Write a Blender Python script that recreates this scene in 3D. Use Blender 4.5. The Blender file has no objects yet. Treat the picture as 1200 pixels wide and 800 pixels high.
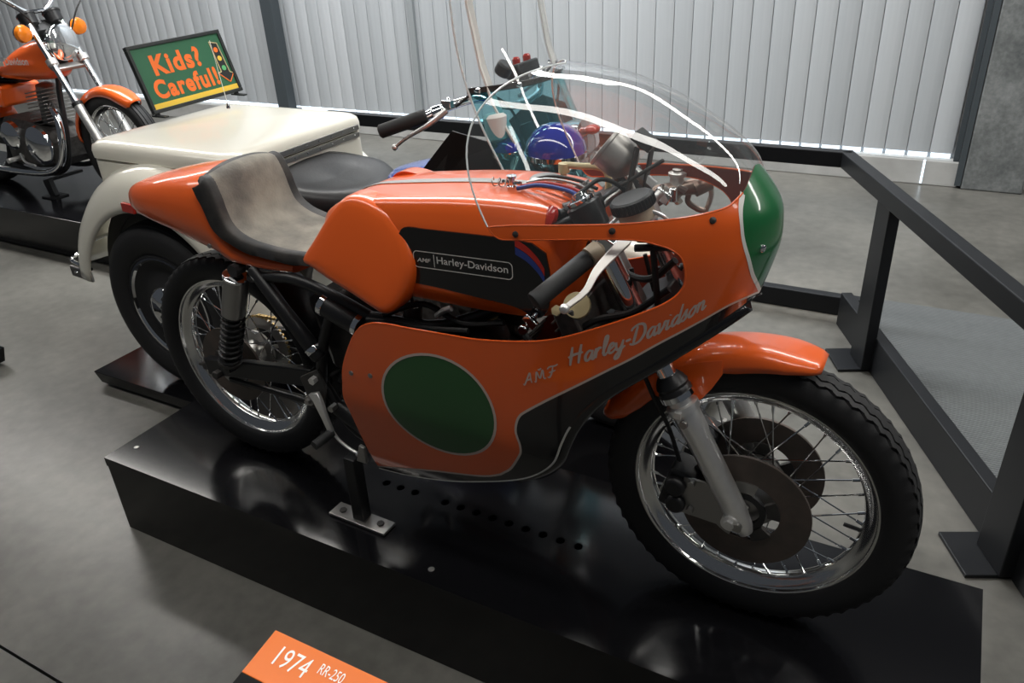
import bpy, bmesh, math, random
from math import sin, cos, pi, radians, sqrt, atan2
from mathutils import Vector, Matrix
from mathutils.geometry import delaunay_2d_cdt

random.seed(7)
SC = bpy.context.scene
COL = SC.collection
FZ = -0.27                      # floor level; z = 0 is the top of the main platform

# ------------------------------------------------------------------ camera
cam_data = bpy.data.cameras.new('camera')
cam = bpy.data.objects.new('camera', cam_data); COL.objects.link(cam)
cam_data.sensor_width = 36.0
cam_data.lens = 920.26 / 1200 * 36.0
cam_data.clip_start = 0.02
right = Vector((0.8780, 0.4760, -0.0480)); fwd = Vector((-0.4400, 0.7640, -0.4720))
fwd.normalize(); right = (right - fwd * right.dot(fwd)).normalized(); up = right.cross(fwd)
mw = Matrix((right, up, -fwd)).transposed().to_4x4()
mw.translation = Vector((1.6008, -1.3102, 1.3369))
cam.matrix_world = mw
SC.camera = cam

# ------------------------------------------------------------------ light
SC.view_settings.view_transform = 'Standard'
SC.view_settings.look = 'None'
SC.view_settings.gamma = 1.0
SC.view_settings.use_curve_mapping = False
SC.view_settings.exposure = 0.12
world = bpy.data.worlds.new('world'); SC.world = world
world.use_nodes = True
world.node_tree.nodes['Background'].inputs[0].default_value = (0.80, 0.88, 1.0, 1)
world.node_tree.nodes['Background'].inputs[1].default_value = 0.055

def area(name, loc, target, size, size_y, power, col=(1, 1, 1)):
    l = bpy.data.lights.new(name, 'AREA'); l.shape = 'RECTANGLE'
    l.size = size; l.size_y = size_y; l.energy = power; l.color = col
    o = bpy.data.objects.new(name, l); COL.objects.link(o)
    o.location = loc
    o.rotation_euler = (Vector(target) - Vector(loc)).to_track_quat('-Z', 'Y').to_euler()
    return o
area('added_wall_fill', (-1.9, 2.75, 4.4), (-1.9, 4.3, 0.1), 5.0, 0.5, 330, (0.95, 0.98, 1.0))  # added area lamp without a fixture, brightens back wall and far floor

# ------------------------------------------------------------------ materials
MATS = {}
def mat(name, col=(.8, .8, .8), rough=.5, metal=0.0, coat=0.0, spec=.5, noise=None, bump=None, emit=None, trans=0.0, ior=1.45, sheen=0):
    """noise = (scale, second colour, amount), bump = (scale, strength)"""
    if name in MATS: return MATS[name]
    m = bpy.data.materials.new(name); m.use_nodes = True
    nt = m.node_tree; b = nt.nodes['Principled BSDF']
    b.inputs['Base Color'].default_value = (*col, 1)
    b.inputs['Roughness'].default_value = rough
    b.inputs['Metallic'].default_value = metal
    b.inputs['Coat Weight'].default_value = coat
    b.inputs['Coat Roughness'].default_value = 0.04
    b.inputs['Specular IOR Level'].default_value = spec
    b.inputs['Transmission Weight'].default_value = trans
    b.inputs['IOR'].default_value = ior
    if emit:
        b.inputs['Emission Color'].default_value = (*emit[:3], 1)
        b.inputs['Emission Strength'].default_value = emit[3]
    tc = nt.nodes.new('ShaderNodeTexCoord')
    if noise:
        n = nt.nodes.new('ShaderNodeTexNoise'); n.inputs['Scale'].default_value = noise[0]
        n.inputs['Detail'].default_value = 6
        nt.links.new(tc.outputs['Object'], n.inputs['Vector'])
        r = nt.nodes.new('ShaderNodeValToRGB')
        r.color_ramp.elements[0].position = .38; r.color_ramp.elements[1].position = .66
        r.color_ramp.elements[0].color = (*col, 1); r.color_ramp.elements[1].color = (*noise[1], 1)
        nt.links.new(n.outputs['Fac'], r.inputs['Fac'])
        nt.links.new(r.outputs['Color'], b.inputs['Base Color'])
    if bump:
        n = nt.nodes.new('ShaderNodeTexNoise'); n.inputs['Scale'].default_value = bump[0]
        n.inputs['Detail'].default_value = 4
        nt.links.new(tc.outputs['Object'], n.inputs['Vector'])
        bp = nt.nodes.new('ShaderNodeBump'); bp.inputs['Strength'].default_value = bump[1]
        bp.inputs['Distance'].default_value = 0.002
        nt.links.new(n.outputs['Fac'], bp.inputs['Height'])
        nt.links.new(bp.outputs['Normal'], b.inputs['Normal'])
    MATS[name] = m
    return m

def thin_glass(name, tint, refl_rough=0.02, haze=0.05, hazecol=(.9, .95, .95)):
    """thin clear sheet: tinted see-through with Fresnel gloss and a little scratch haze"""
    m = bpy.data.materials.new(name); m.use_nodes = True
    nt = m.node_tree; nt.nodes.clear()
    out = nt.nodes.new('ShaderNodeOutputMaterial')
    t = nt.nodes.new('ShaderNodeBsdfTransparent'); t.inputs[0].default_value = (*tint, 1)
    g = nt.nodes.new('ShaderNodeBsdfGlossy'); g.inputs['Roughness'].default_value = refl_rough
    d = nt.nodes.new('ShaderNodeBsdfDiffuse'); d.inputs[0].default_value = (*hazecol, 1)
    # reflectance of a thin pane (two surfaces): r0 + (1 - r0) * facing^5, the same from either side
    lw = nt.nodes.new('ShaderNodeLayerWeight'); lw.inputs['Blend'].default_value = .5
    pw = nt.nodes.new('ShaderNodeMath'); pw.operation = 'POWER'; pw.inputs[1].default_value = 5.0
    nt.links.new(lw.outputs['Facing'], pw.inputs[0])
    fr = nt.nodes.new('ShaderNodeMath'); fr.operation = 'MULTIPLY_ADD'; fr.inputs[1].default_value = .80; fr.inputs[2].default_value = .085
    nt.links.new(pw.outputs[0], fr.inputs[0])
    m1 = nt.nodes.new('ShaderNodeMixShader'); m1.inputs[0].default_value = haze
    m2 = nt.nodes.new('ShaderNodeMixShader')
    nt.links.new(t.outputs[0], m1.inputs[1]); nt.links.new(d.outputs[0], m1.inputs[2])
    nt.links.new(fr.outputs[0], m2.inputs[0])
    nt.links.new(m1.outputs[0], m2.inputs[1]); nt.links.new(g.outputs[0], m2.inputs[2])
    nt.links.new(m2.outputs[0], out.inputs[0])
    MATS[name] = m
    return m

M_ORANGE = mat('orange_paint', (.85, .125, .014), .30, coat=.7)
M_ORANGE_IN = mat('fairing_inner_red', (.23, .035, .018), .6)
M_BLACKP = mat('black_gloss_paint', (.006, .006, .007), .22, coat=.5)
M_GREEN = mat('green_paint', (.010, .135, .040), .28, coat=.8)
M_DGREEN = mat('dark_green_paint', (.014, .098, .022), .32, coat=.5)
M_WHITE = mat('white_stripe', (.78, .76, .72), .5)
M_TEXT = mat('script_lettering', (.62, .50, .44), .5)
M_SILVER = mat('aluminium', (.80, .79, .77), .30, metal=.8, noise=(60, (.76, .75, .73), 1))
M_CHROME = mat('chrome', (.82, .83, .84), .07, metal=1)
M_RIM = mat('polished_rim', (.72, .72, .71), .16, metal=1)
M_STEEL = mat('dull_steel', (.38, .37, .355), .40, metal=1)
M_SATIN = mat('satin_aluminium', (.56, .535, .505), .44, metal=.65)
M_BRONZE = mat('tarnished_alloy', (.30, .22, .18), .4, metal=.7)
M_DARKMET = mat('dark_metal', (.035, .034, .034), .45, metal=.3, noise=(30, (.06, .055, .05), 1))
M_ENGINE = mat('engine_casting', (.10, .095, .09), .5, metal=.6, noise=(40, (.055, .05, .047), 1))
M_BLACK = mat('black_frame_paint', (.012, .012, .013), .4)
M_RUBBER = mat('tyre_rubber', (.013, .013, .014), .62, bump=(120, .15))
M_GRIP = mat('grip_rubber', (.02, .021, .022), .6)
M_DISC = mat('cast_iron_disc', (.095, .080, .070), .5, metal=.4, noise=(25, (.13, .10, .085), 1))
M_SUEDE = mat('worn_suede', (.30, .28, .235), .95, noise=(11, (.15, .14, .125), 1), bump=(180, .5))
M_PIPING = mat('worn_black_vinyl', (.02, .02, .021), .6, noise=(20, (.055, .05, .045), 1), bump=(60, .5))
M_PLAT = mat('platform_black', (.005, .005, .006), .12, spec=.42, bump=(6, .03))
M_PLATSIDE = M_PLAT
M_HOLE = mat('hole_black', (.002, .002, .002), .9)
M_BARRIER = mat('barrier_black', (.009, .010, .012), .42, spec=.35)
M_CREAM = mat('cream_paint', (.76, .735, .64), .28, coat=.6)
M_CREAMD = mat('seam_dark', (.10, .09, .07), .7)
M_BLUE = mat('blue_paint', (.012, .055, .32), .22, coat=.8)
M_LEATHER = mat('black_leather', (.018, .018, .019), .42, bump=(90, .25))
M_RED = mat('red_lens', (.42, .02, .012), .2, coat=.6)
M_AMBER = mat('amber_lens', (.85, .22, .01), .25, coat=.6)
M_CREAMPL = mat('cream_plastic', (.60, .50, .28), .5)
M_BEIGE = mat('translucent_reservoir', (.45, .38, .28), .4)
M_WIRE = mat('black_hose', (.012, .012, .012), .5)
M_BLUEW = mat('blue_cable', (.03, .06, .28), .5)
M_REDW = mat('red_cable', (.5, .03, .02), .5)
M_YEL = mat('yellow_paint', (.75, .50, .05), .5)
M_SIGNG = mat('sign_green', (.022, .115, .055), .5)
M_SIGNO = mat('sign_orange', (.82, .16, .02), .5)
M_SIGNF = mat('sign_frame_black', (.015, .018, .018), .45)
M_LABEL = mat('label_orange', (.80, .17, .012), .35, coat=.3)
M_LABELB = mat('label_black', (.006, .006, .006), .7, spec=.2)
M_LABELT = mat('label_white', (.9, .88, .84), .5)
M_BLUELENS = mat('blue_lens', (.02, .03, .30), .08, coat=1, emit=None)
M_GLASSL = mat('lamp_glass', (.75, .78, .8), .06, metal=.85)
M_SHIELD = thin_glass('clear_acrylic', (.97, .98, .98), .015, .035)
M_TEAL = thin_glass('teal_acrylic', (.35, .68, .74), .03, .10, (.05, .42, .48))
M_EDGE = mat('acrylic_edge', (.75, .80, .80), .25, coat=.5)
M_GOLD = mat('chain_brass', (.45, .32, .14), .4, metal=1)

# ------------------------------------------------------------------ mesh helpers
class MB:
    def __init__(s): s.v = []; s.f = []
    def add(s, vs, fs):
        o = len(s.v); s.v += [Vector(v) for v in vs]; s.f += [tuple(i + o for i in f) for f in fs]; return s
    def box(s, c, d, R=None):
        c = Vector(c); vs = []
        for x in (-.5, .5):
            for y in (-.5, .5):
                for z in (-.5, .5):
                    p = Vector((x * d[0], y * d[1], z * d[2]))
                    vs.append(c + (R @ p if R else p))
        return s.add(vs, [(0, 1, 3, 2), (4, 6, 7, 5), (0, 4, 5, 1), (2, 3, 7, 6), (0, 2, 6, 4), (1, 5, 7, 3)])
    def bar(s, p0, p1, w, h, upv=(0, 0, 1)):
        p0 = Vector(p0); p1 = Vector(p1); d = (p1 - p0).normalized()
        sd = d.cross(Vector(upv)).normalized(); u = sd.cross(d)
        vs = []
        for p in (p0, p1):
            for a, b in ((-1, -1), (1, -1), (1, 1), (-1, 1)):
                vs.append(p + sd * a * w / 2 + u * b * h / 2)
        return s.add(vs, [(3, 2, 1, 0), (4, 5, 6, 7), (0, 1, 5, 4), (1, 2, 6, 5), (2, 3, 7, 6), (3, 0, 4, 7)])
    def tube(s, pts, r, n=10, closed=False, caps=True):
        pts = [Vector(p) for p in pts]; N = len(pts)
        rs = r if isinstance(r, (list, tuple)) else [r] * N
        T = []
        for i in range(N):
            a = pts[(i - 1) % N] if closed or i > 0 else pts[i]
            b = pts[(i + 1) % N] if closed or i < N - 1 else pts[i]
            T.append((b - a).normalized())
        nrm = T[0].orthogonal().normalized(); vs = []
        for i in range(N):
            nrm = (nrm - T[i] * nrm.dot(T[i])).normalized(); bn = T[i].cross(nrm)
            for k in range(n):
                a = 2 * pi * k / n
                vs.append(pts[i] + (nrm * cos(a) + bn * sin(a)) * rs[i])
        fs = []
        for i in range(N if closed else N - 1):
            j = (i + 1) % N
            for k in range(n):
                l = (k + 1) % n
                fs.append((i * n + k, i * n + l, j * n + l, j * n + k))
        if caps and not closed:
            fs.append(tuple(range(n - 1, -1, -1))); fs.append(tuple((N - 1) * n + k for k in range(n)))
        return s.add(vs, fs)
    def cyl(s, p0, p1, r, r2=None, n=20): return s.tube([p0, p1], [r, r if r2 is None else r2], n)
    def lathe(s, o, ax, prof, n=28, closed=False, caps=True):
        """prof: (radius, distance along axis)"""
        o = Vector(o); ax = Vector(ax).normalized(); e1 = ax.orthogonal().normalized(); e2 = ax.cross(e1)
        m = len(prof); vs = []
        for k in range(n):
            a = 2 * pi * k / n; d = e1 * cos(a) + e2 * sin(a)
            for r, t in prof: vs.append(o + d * r + ax * t)
        fs = []
        for k in range(n):
            l = (k + 1) % n
            for i in range(m if closed else m - 1):
                j = (i + 1) % m
                fs.append((k * m + i, l * m + i, l * m + j, k * m + j))
        if caps and not closed:
            if prof[0][0] > 1e-5: fs.append(tuple(k * m for k in range(n)))
            if prof[-1][0] > 1e-5: fs.append(tuple(k * m + m - 1 for k in range(n - 1, -1, -1)))
        return s.add(vs, fs)
    def loft(s, secs, ring=True, caps=True):
        n = len(secs[0]); vs = [p for q in secs for p in q]; fs = []
        for i in range(len(secs) - 1):
            for k in range(n if ring else n - 1):
                l = (k + 1) % n
                fs.append((i * n + k, i * n + l, (i + 1) * n + l, (i + 1) * n + k))
        if caps and ring:
            fs.append(tuple(range(n - 1, -1, -1))); fs.append(tuple((len(secs) - 1) * n + k for k in range(n)))
        return s.add(vs, fs)
    def prism(s, poly, vec):
        vec = Vector(vec); n = len(poly); poly = [Vector(p) for p in poly]
        vs = poly + [p + vec for p in poly]
        fs = [tuple(range(n - 1, -1, -1)), tuple(range(n, 2 * n))]
        fs += [(i, (i + 1) % n, n + (i + 1) % n, n + i) for i in range(n)]
        return s.add(vs, fs)
    def ball(s, c, r, n=20, m=12, R=None, half=False):
        c = Vector(c); rr = r if isinstance(r, (tuple, list)) else (r, r, r)
        vs = []; fs = []; m0 = m
        for i in range(m + 1):
            th = (pi / 2 if half else pi) * i / m
            for k in range(n):
                a = 2 * pi * k / n
                p = Vector((rr[0] * sin(th) * cos(a), rr[1] * sin(th) * sin(a), rr[2] * cos(th)))
                vs.append(c + (R @ p if R else p))
        for i in range(m):
            for k in range(n):
                l = (k + 1) % n
                fs.append((i * n + k, (i + 1) * n + k, (i + 1) * n + l, i * n + l))
        return s.add(vs, fs)

def rootpos(o):
    while o.parent: o = o.parent
    return Vector(o.location)

def obj(name, mb, m, parent=None, smooth=38, bevel=0, recalc=True, bevseg=2):
    off = rootpos(parent) if parent else Vector((0, 0, 0))
    me = bpy.data.meshes.new(name)
    bm = bmesh.new()
    vs = [bm.verts.new(v - off) for v in mb.v]
    for f in mb.f:
        ids = []
        for i in f:
            if i not in ids: ids.append(i)
        if len(ids) < 3: continue
        try: bm.faces.new([vs[i] for i in ids])
        except ValueError: pass
    bmesh.ops.remove_doubles(bm, verts=bm.verts, dist=1e-6)
    if recalc: bmesh.ops.recalc_face_normals(bm, faces=bm.faces)
    bm.to_mesh(me); bm.free()
    if smooth:
        for p in me.polygons: p.use_smooth = True
        me.set_sharp_from_angle(angle=radians(smooth))
    for mm in (m if isinstance(m, (list, tuple)) else [m]): me.materials.append(mm)
    o = bpy.data.objects.new(name, me); COL.objects.link(o)
    if parent: o.parent = parent
    if bevel:
        b = o.modifiers.new('bevel', 'BEVEL'); b.width = bevel; b.segments = bevseg; b.limit_method = 'ANGLE'; b.angle_limit = radians(50)
    return o

def solid(o, t, inner_mat=None, offset=-1):
    s = o.modifiers.new('thickness', 'SOLIDIFY'); s.thickness = t; s.offset = offset
    if inner_mat:
        o.data.materials.append(inner_mat); s.material_offset = 1; s.material_offset_rim = 0
    return o

def tag(o, label, cat, group=None):
    o['label'] = label; o['category'] = cat
    if group: o['group'] = group
    return o
def struct(o, label=None):
    o['kind'] = 'structure'
    if label: o['label'] = label
    return o
def stuff(o): o['kind'] = 'stuff'; return o
def thing(name, loc, label, cat, group=None):
    o = bpy.data.objects.new(name, None); COL.objects.link(o)
    o.location = loc; o.empty_display_size = .1
    return tag(o, label, cat, group)
def place(name, me, parent, M, material=None):
    """one more object that shares mesh data, at world matrix M"""
    o = bpy.data.objects.new(name, me); COL.objects.link(o)
    o.parent = parent
    o.matrix_local = Matrix.Translation(-rootpos(parent)) @ M
    return o

def spline(P, per=8, closed=False):
    P = [Vector(p) for p in P]; n = len(P); out = []
    for i in range(n if closed else n - 1):
        p0 = P[(i - 1) % n] if closed or i > 0 else P[0] * 2 - P[1]
        p1 = P[i]; p2 = P[(i + 1) % n]
        p3 = P[(i + 2) % n] if closed or i + 2 < n else P[-1] * 2 - P[-2]
        for k in range(per):
            t = k / per
            out.append(.5 * ((2 * p1) + (p2 - p0) * t + (2 * p0 - 5 * p1 + 4 * p2 - p3) * t * t + (3 * p1 - p0 - 3 * p2 + p3) * t ** 3))
    if not closed: out.append(P[-1])
    return out
def itp(T, x):
    if x <= T[0][0]: return T[0][1]
    for (a, b), (c, d) in zip(T, T[1:]):
        if x <= c: return b + (d - b) * (x - a) / (c - a)
    return T[-1][1]
def sitp(T, x):
    """smooth (Catmull-Rom style) interpolation of a table"""
    n = len(T)
    if x <= T[0][0]: return T[0][1]
    if x >= T[-1][0]: return T[-1][1]
    for i in range(n - 1):
        x0, y0 = T[i]; x1, y1 = T[i + 1]
        if x <= x1:
            def sl(k):
                if k == 0: return (T[1][1] - T[0][1]) / (T[1][0] - T[0][0])
                if k == n - 1: return (T[-1][1] - T[-2][1]) / (T[-1][0] - T[-2][0])
                return (T[k + 1][1] - T[k - 1][1]) / (T[k + 1][0] - T[k - 1][0])
            h = x1 - x0; t = (x - x0) / h; m0 = sl(i) * h; m1 = sl(i + 1) * h
            return (2*t**3 - 3*t*t + 1) * y0 + (t**3 - 2*t*t + t) * m0 + (-2*t**3 + 3*t*t) * y1 + (t**3 - t*t) * m1

def text_tris(body, size=1.0, bold=0.0, shear=0.0, space=1.0):
    """flat triangles of a line of text, as (2-D verts, faces)"""
    cu = bpy.data.curves.new('t', 'FONT'); cu.body = body; cu.size = size; cu.offset = bold
    cu.shear = shear; cu.space_character = space; cu.resolution_u = 4
    o = bpy.data.objects.new('t', cu); COL.objects.link(o)
    bpy.context.view_layer.update()
    me = bpy.data.meshes.new_from_object(o.evaluated_get(bpy.context.evaluated_depsgraph_get()))
    vs = [(v.co.x, v.co.y) for v in me.vertices]; fs = [tuple(p.vertices) for p in me.polygons]
    bpy.data.objects.remove(o); bpy.data.curves.remove(cu); bpy.data.meshes.remove(me)
    return vs, fs
def text_on(name, body, origin, ex, ey, width, height, m, parent, bold=0.0, shear=0.0, space=1.0, lift=.0012):
    """text fitted into a width x height box on the plane spanned by ex, ey"""
    vs, fs = text_tris(body, 1.0, bold, shear, space)
    x0 = min(v[0] for v in vs); x1 = max(v[0] for v in vs); y0 = min(v[1] for v in vs); y1 = max(v[1] for v in vs)
    ex = Vector(ex).normalized(); ey = Vector(ey).normalized(); nn = ex.cross(ey)
    o = Vector(origin)
    mb = MB(); mb.add([o + ex * ((x - x0) / (x1 - x0) * width) + ey * ((y - y0) / (y1 - y0) * height) + nn * lift for x, y in vs], fs)
    return obj(name, mb, m, parent, smooth=0, recalc=False)

# ================================================================== THE ROOM
def concrete(name, c1, c2, c3, rough, scale=1.3):
    m = bpy.data.materials.new(name); m.use_nodes = True
    nt = m.node_tree; b = nt.nodes['Principled BSDF']
    tc = nt.nodes.new('ShaderNodeTexCoord')
    n1 = nt.nodes.new('ShaderNodeTexNoise'); n1.inputs['Scale'].default_value = scale; n1.inputs['Detail'].default_value = 8
    n1.inputs['Roughness'].default_value = .62
    n2 = nt.nodes.new('ShaderNodeTexNoise'); n2.inputs['Scale'].default_value = scale * 14; n2.inputs['Detail'].default_value = 6
    nt.links.new(tc.outputs['Object'], n1.inputs['Vector']); nt.links.new(tc.outputs['Object'], n2.inputs['Vector'])
    r = nt.nodes.new('ShaderNodeValToRGB')
    e = r.color_ramp.elements; e[0].position = .32; e[0].color = (*c1, 1); e[1].position = .72; e[1].color = (*c3, 1)
    k = e.new(.5); k.color = (*c2, 1)
    mx = nt.nodes.new('ShaderNodeMix'); mx.data_type = 'FLOAT'; mx.inputs[0].default_value = .3
    nt.links.new(n1.outputs['Fac'], mx.inputs[2]); nt.links.new(n2.outputs['Fac'], mx.inputs[3])
    nt.links.new(mx.outputs[0], r.inputs['Fac']); nt.links.new(r.outputs['Color'], b.inputs['Base Color'])
    rr = nt.nodes.new('ShaderNodeMapRange'); rr.inputs[3].default_value = rough - .04; rr.inputs[4].default_value = rough + .06
    nt.links.new(n1.outputs['Fac'], rr.inputs[0]); nt.links.new(rr.outputs[0], b.inputs['Roughness'])
    MATS[name] = m
    return m
M_FLOOR = concrete('polished_concrete', (.066, .064, .057), (.118, .115, .103), (.190, .182, .162), .30)
M_PILLAR = concrete('raw_concrete', (.055, .062, .064), (.120, .128, .128), (.23, .24, .24), .8, 3.2)
M_SILL = mat('sill_concrete', (.40, .40, .39), .6, noise=(6, (.33, .33, .32), 1))
def wall_metal():
    m = bpy.data.materials.new('wall_panel_grey'); m.use_nodes = True
    nt = m.node_tree; b = nt.nodes['Principled BSDF']
    oi = nt.nodes.new('ShaderNodeObjectInfo'); tc = nt.nodes.new('ShaderNodeTexCoord')
    mp = nt.nodes.new('ShaderNodeMapping'); mp.inputs['Scale'].default_value = (26, 26, .5)
    n = nt.nodes.new('ShaderNodeTexNoise'); n.inputs['Scale'].default_value = 1.0; n.inputs['Detail'].default_value = 3
    add = nt.nodes.new('ShaderNodeVectorMath'); add.operation = 'ADD'
    nt.links.new(tc.outputs['Object'], mp.inputs['Vector']); nt.links.new(mp.outputs[0], add.inputs[0])
    nt.links.new(oi.outputs['Location'], add.inputs[1]); nt.links.new(add.outputs[0], n.inputs['Vector'])
    mx = nt.nodes.new('ShaderNodeMath'); mx.operation = 'MULTIPLY_ADD'; mx.inputs[1].default_value = .45
    nt.links.new(oi.outputs['Random'], mx.inputs[0])
    sc = nt.nodes.new('ShaderNodeMath'); sc.operation = 'MULTIPLY'; sc.inputs[1].default_value = .6
    nt.links.new(n.outputs['Fac'], sc.inputs[0]); nt.links.new(sc.outputs[0], mx.inputs[2])
    r = nt.nodes.new('ShaderNodeValToRGB')
    r.color_ramp.elements[0].position = .1; r.color_ramp.elements[0].color = (.315, .335, .352, 1)
    r.color_ramp.elements[1].position = .9; r.color_ramp.elements[1].color = (.455, .475, .495, 1)
    nt.links.new(mx.outputs[0], r.inputs['Fac']); nt.links.new(r.outputs['Color'], b.inputs['Base Color'])
    b.inputs['Roughness'].default_value = .5
    MATS[m.name] = m
    return m
M_WALL = wall_metal()
M_SLOT = mat('daylight_slot', (.8, .9, 1), .5, emit=(.78, .90, 1.0, 1.15))
M_COLUMN = mat('steel_column_paint', (.045, .055, .062), .5)
M_COLUMN2 = mat('steel_column_pale', (.24, .26, .27), .5)

M_WALLB = mat('wall_backing', (.34, .35, .36), .6)
fl = struct(obj('floor', MB().box((-2, 2, FZ - .08), (20, 14, .07)), M_HOLE), 'mottled polished grey concrete floor')
for (y0, y1) in ((-5, -.729), (-.722, 5.2)):
    obj('floor_slab', MB().box((-2, (y0 + y1) / 2, FZ - .02), (20, y1 - y0, .04)), M_FLOOR, fl, smooth=0)

WY = 4.26
PITCH = .1312
wb = struct(obj('wall_back', MB().box((-4.2, WY + .055, 1.75), (12.6, .06, 4.1)), M_WALLB), 'pale grey wall of upright ribbed panels')
pm = MB()
prof = [(-.0652, .016), (-.0630, .004), (-.050, 0), (-.025, -.003), (0, -.004), (.025, -.003), (.050, 0), (.0630, .004), (.0652, .016)]
pm.loft([[Vector((x, y, 0)) for x, y in prof], [Vector((x, y, 3.85)) for x, y in prof]], ring=False)
pme = None
for k in range(-90, 10):
    x = .458 + PITCH * (k + .5)
    if x > 1.70 or x < -10.2: continue
    if pme is None:
        o = obj('wall_panel', pm, M_WALL, None, smooth=50, recalc=False); pme = o.data
        o.parent = wb; o.location = (x, WY, -.08)
    else:
        o = bpy.data.objects.new('wall_panel', pme); COL.objects.link(o); o.parent = wb; o.location = (x, WY, -.08)
    # the daylight slot under each panel
    s = MB().box((x, WY + .02, -.096), (PITCH - .020, .03, .030))
    obj('daylight_slot', s, M_SLOT, wb, smooth=0)
struct(obj('trim_1', MB().box((-4.3, WY - .01, -.192), (12.0, .12, .156)).box((-4.3, WY - .05, -.12), (12.0, .02, .012)), M_SILL, smooth=0, bevel=.006), 'low pale concrete sill along the panel wall')
struct(obj('trim_2', MB().box((1.494, WY - .073, -.185), (.012, .006, .15)), M_SLOT, smooth=0), 'thin blue-white light slit in the sill')
cm = MB().box((-3.79, WY - .10, 1.6), (.13, .10, 3.5)).box((-3.79, WY - .10, -.10), (.20, .16, .02))
struct(obj('trim_3', cm, M_COLUMN, smooth=0, bevel=.004), 'dark steel column standing before the panel wall')
struct(obj('trim_4', MB().box((-2.36, WY - .02, 1.7), (.055, .03, 3.6)), M_COLUMN2, smooth=0), 'slim grey vertical joint strip on the panel wall')
struct(obj('trim_5', MB().box((1.70, WY - .045, 1.75), (.035, .11, 4.0)).box((1.665, WY - .02, 1.75), (.03, .05, 4.0)), M_COLUMN, smooth=0), 'dark steel edge angle beside the concrete pillar')
struct(obj('wall_right', MB().box((1.885, WY - .02, 1.75), (.33, .16, 4.04)), M_PILLAR, smooth=0, bevel=.01), 'rough grey concrete pillar')
struct(obj('wall_end', MB().box((3.2, WY + .1, 1.75), (2.3, .1, 4.04)), M_COLUMN2, smooth=0), 'grey wall beyond the concrete pillar')

# ---- two long ceiling light fixtures running along the hall
for y_, wd_, st_, lab in ((-.55, .28, 10.0, 'long ceiling light over the near side of the racing motorcycle'), (1.88, .30, 18.0, 'long ceiling light over the row behind the racing motorcycle')):
    cl_ = thing('ceiling_light', (0, y_, 3.0), lab, 'ceiling light')
    lx0, lx1 = (-3.4, 5.0) if y_ < 0 else (-7.5, 7.5)
    obj('diffuser', MB().box(((lx0 + lx1) / 2, y_, 3.0), (lx1 - lx0, wd_, .02)), mat('lamp_diffuser_%d' % int(st_), (.9, .9, .88), .5, emit=(1.0, .97, .92, st_)), cl_, smooth=0)
    obj('housing', MB().box(((lx0 + lx1) / 2, y_, 3.035), (lx1 - lx0, wd_ + .04, .045)), M_BARRIER, cl_, smooth=0)
    for xh in ((-3, -.5, 2, 4.5) if y_ < 0 else (-6, -2, 2, 6)): obj('hanger', MB().cyl((xh, y_, 3.05), (xh, y_, 4.3), .006, n=6), M_STEEL, cl_)

# ---- barrier rail
bar = thing('barrier_railing', (1.5, 1.65, FZ), 'black steel barrier railing running behind and beside the racing motorcycle', 'railing')
RB = Vector((1.25, 2.11, 0)); RE = Vector((2.35, -.20, 0)); rd = (RE - RB).normalized(); rn = Vector((-rd.y, rd.x, 0))
obj('top_rail', MB().bar((-1.5, 2.125, .415), (1.27, 2.11, .415), .05, .064), M_BARRIER, bar, smooth=0, bevel=.004)
obj('top_rail', MB().bar(RB + Vector((0, .0, .415)), RE + Vector((0, 0, .415)), .05, .064), M_BARRIER, bar, smooth=0, bevel=.004)
obj('bottom_rail', MB().bar((-1.5, 2.12, FZ + .045), (1.40, 2.10, FZ + .045), .05, .085), M_BARRIER, bar, smooth=0, bevel=.004)
obj('bottom_rail', MB().bar(RB + rd * .12 + Vector((.04, 0, FZ + .075)), RE + Vector((.04, 0, FZ + .075)), .045, .15), M_BARRIER, bar, smooth=0, bevel=.004)
for yy, pl in ((1.67, 1), (.69, 1), (-.15, 0)):
    t = (yy - RB.y) / rd.y; b0 = RB + rd * t
    mb = MB()
    top = b0 - rd * .02; bot = b0 - rn * 0
    pts = []
    for z, w0, w1 in ((FZ + .012, -.065, .065), (.384, -.060, .060)):
        for a, c in ((w0, -.02), (w1, -.02), (w1, .02), (w0, .02)):
            pts.append(b0 + rd * a + rn * c + Vector((0, 0, z)))
    mb.loft([pts[:4], pts[4:]])
    post = obj('post', mb, M_BARRIER, bar, smooth=0, bevel=.003)
    obj('base_plate', MB().bar(b0 - rd * .10 + Vector((-.03, 0, FZ + .006)), b0 + rd * .07 + Vector((-.03, 0, FZ + .006)), .15, .012), M_BARRIER, post, smooth=0, bevel=.002)
for xx in (-1.45, 0.0):
    post = obj('post', MB().box((xx, 2.125, .06), (.10, .04, .65)), M_BARRIER, bar, smooth=0, bevel=.003)
    obj('base_plate', MB().box((xx, 2.12, FZ + .006), (.16, .15, .012)), M_BARRIER, post, smooth=0)

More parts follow.
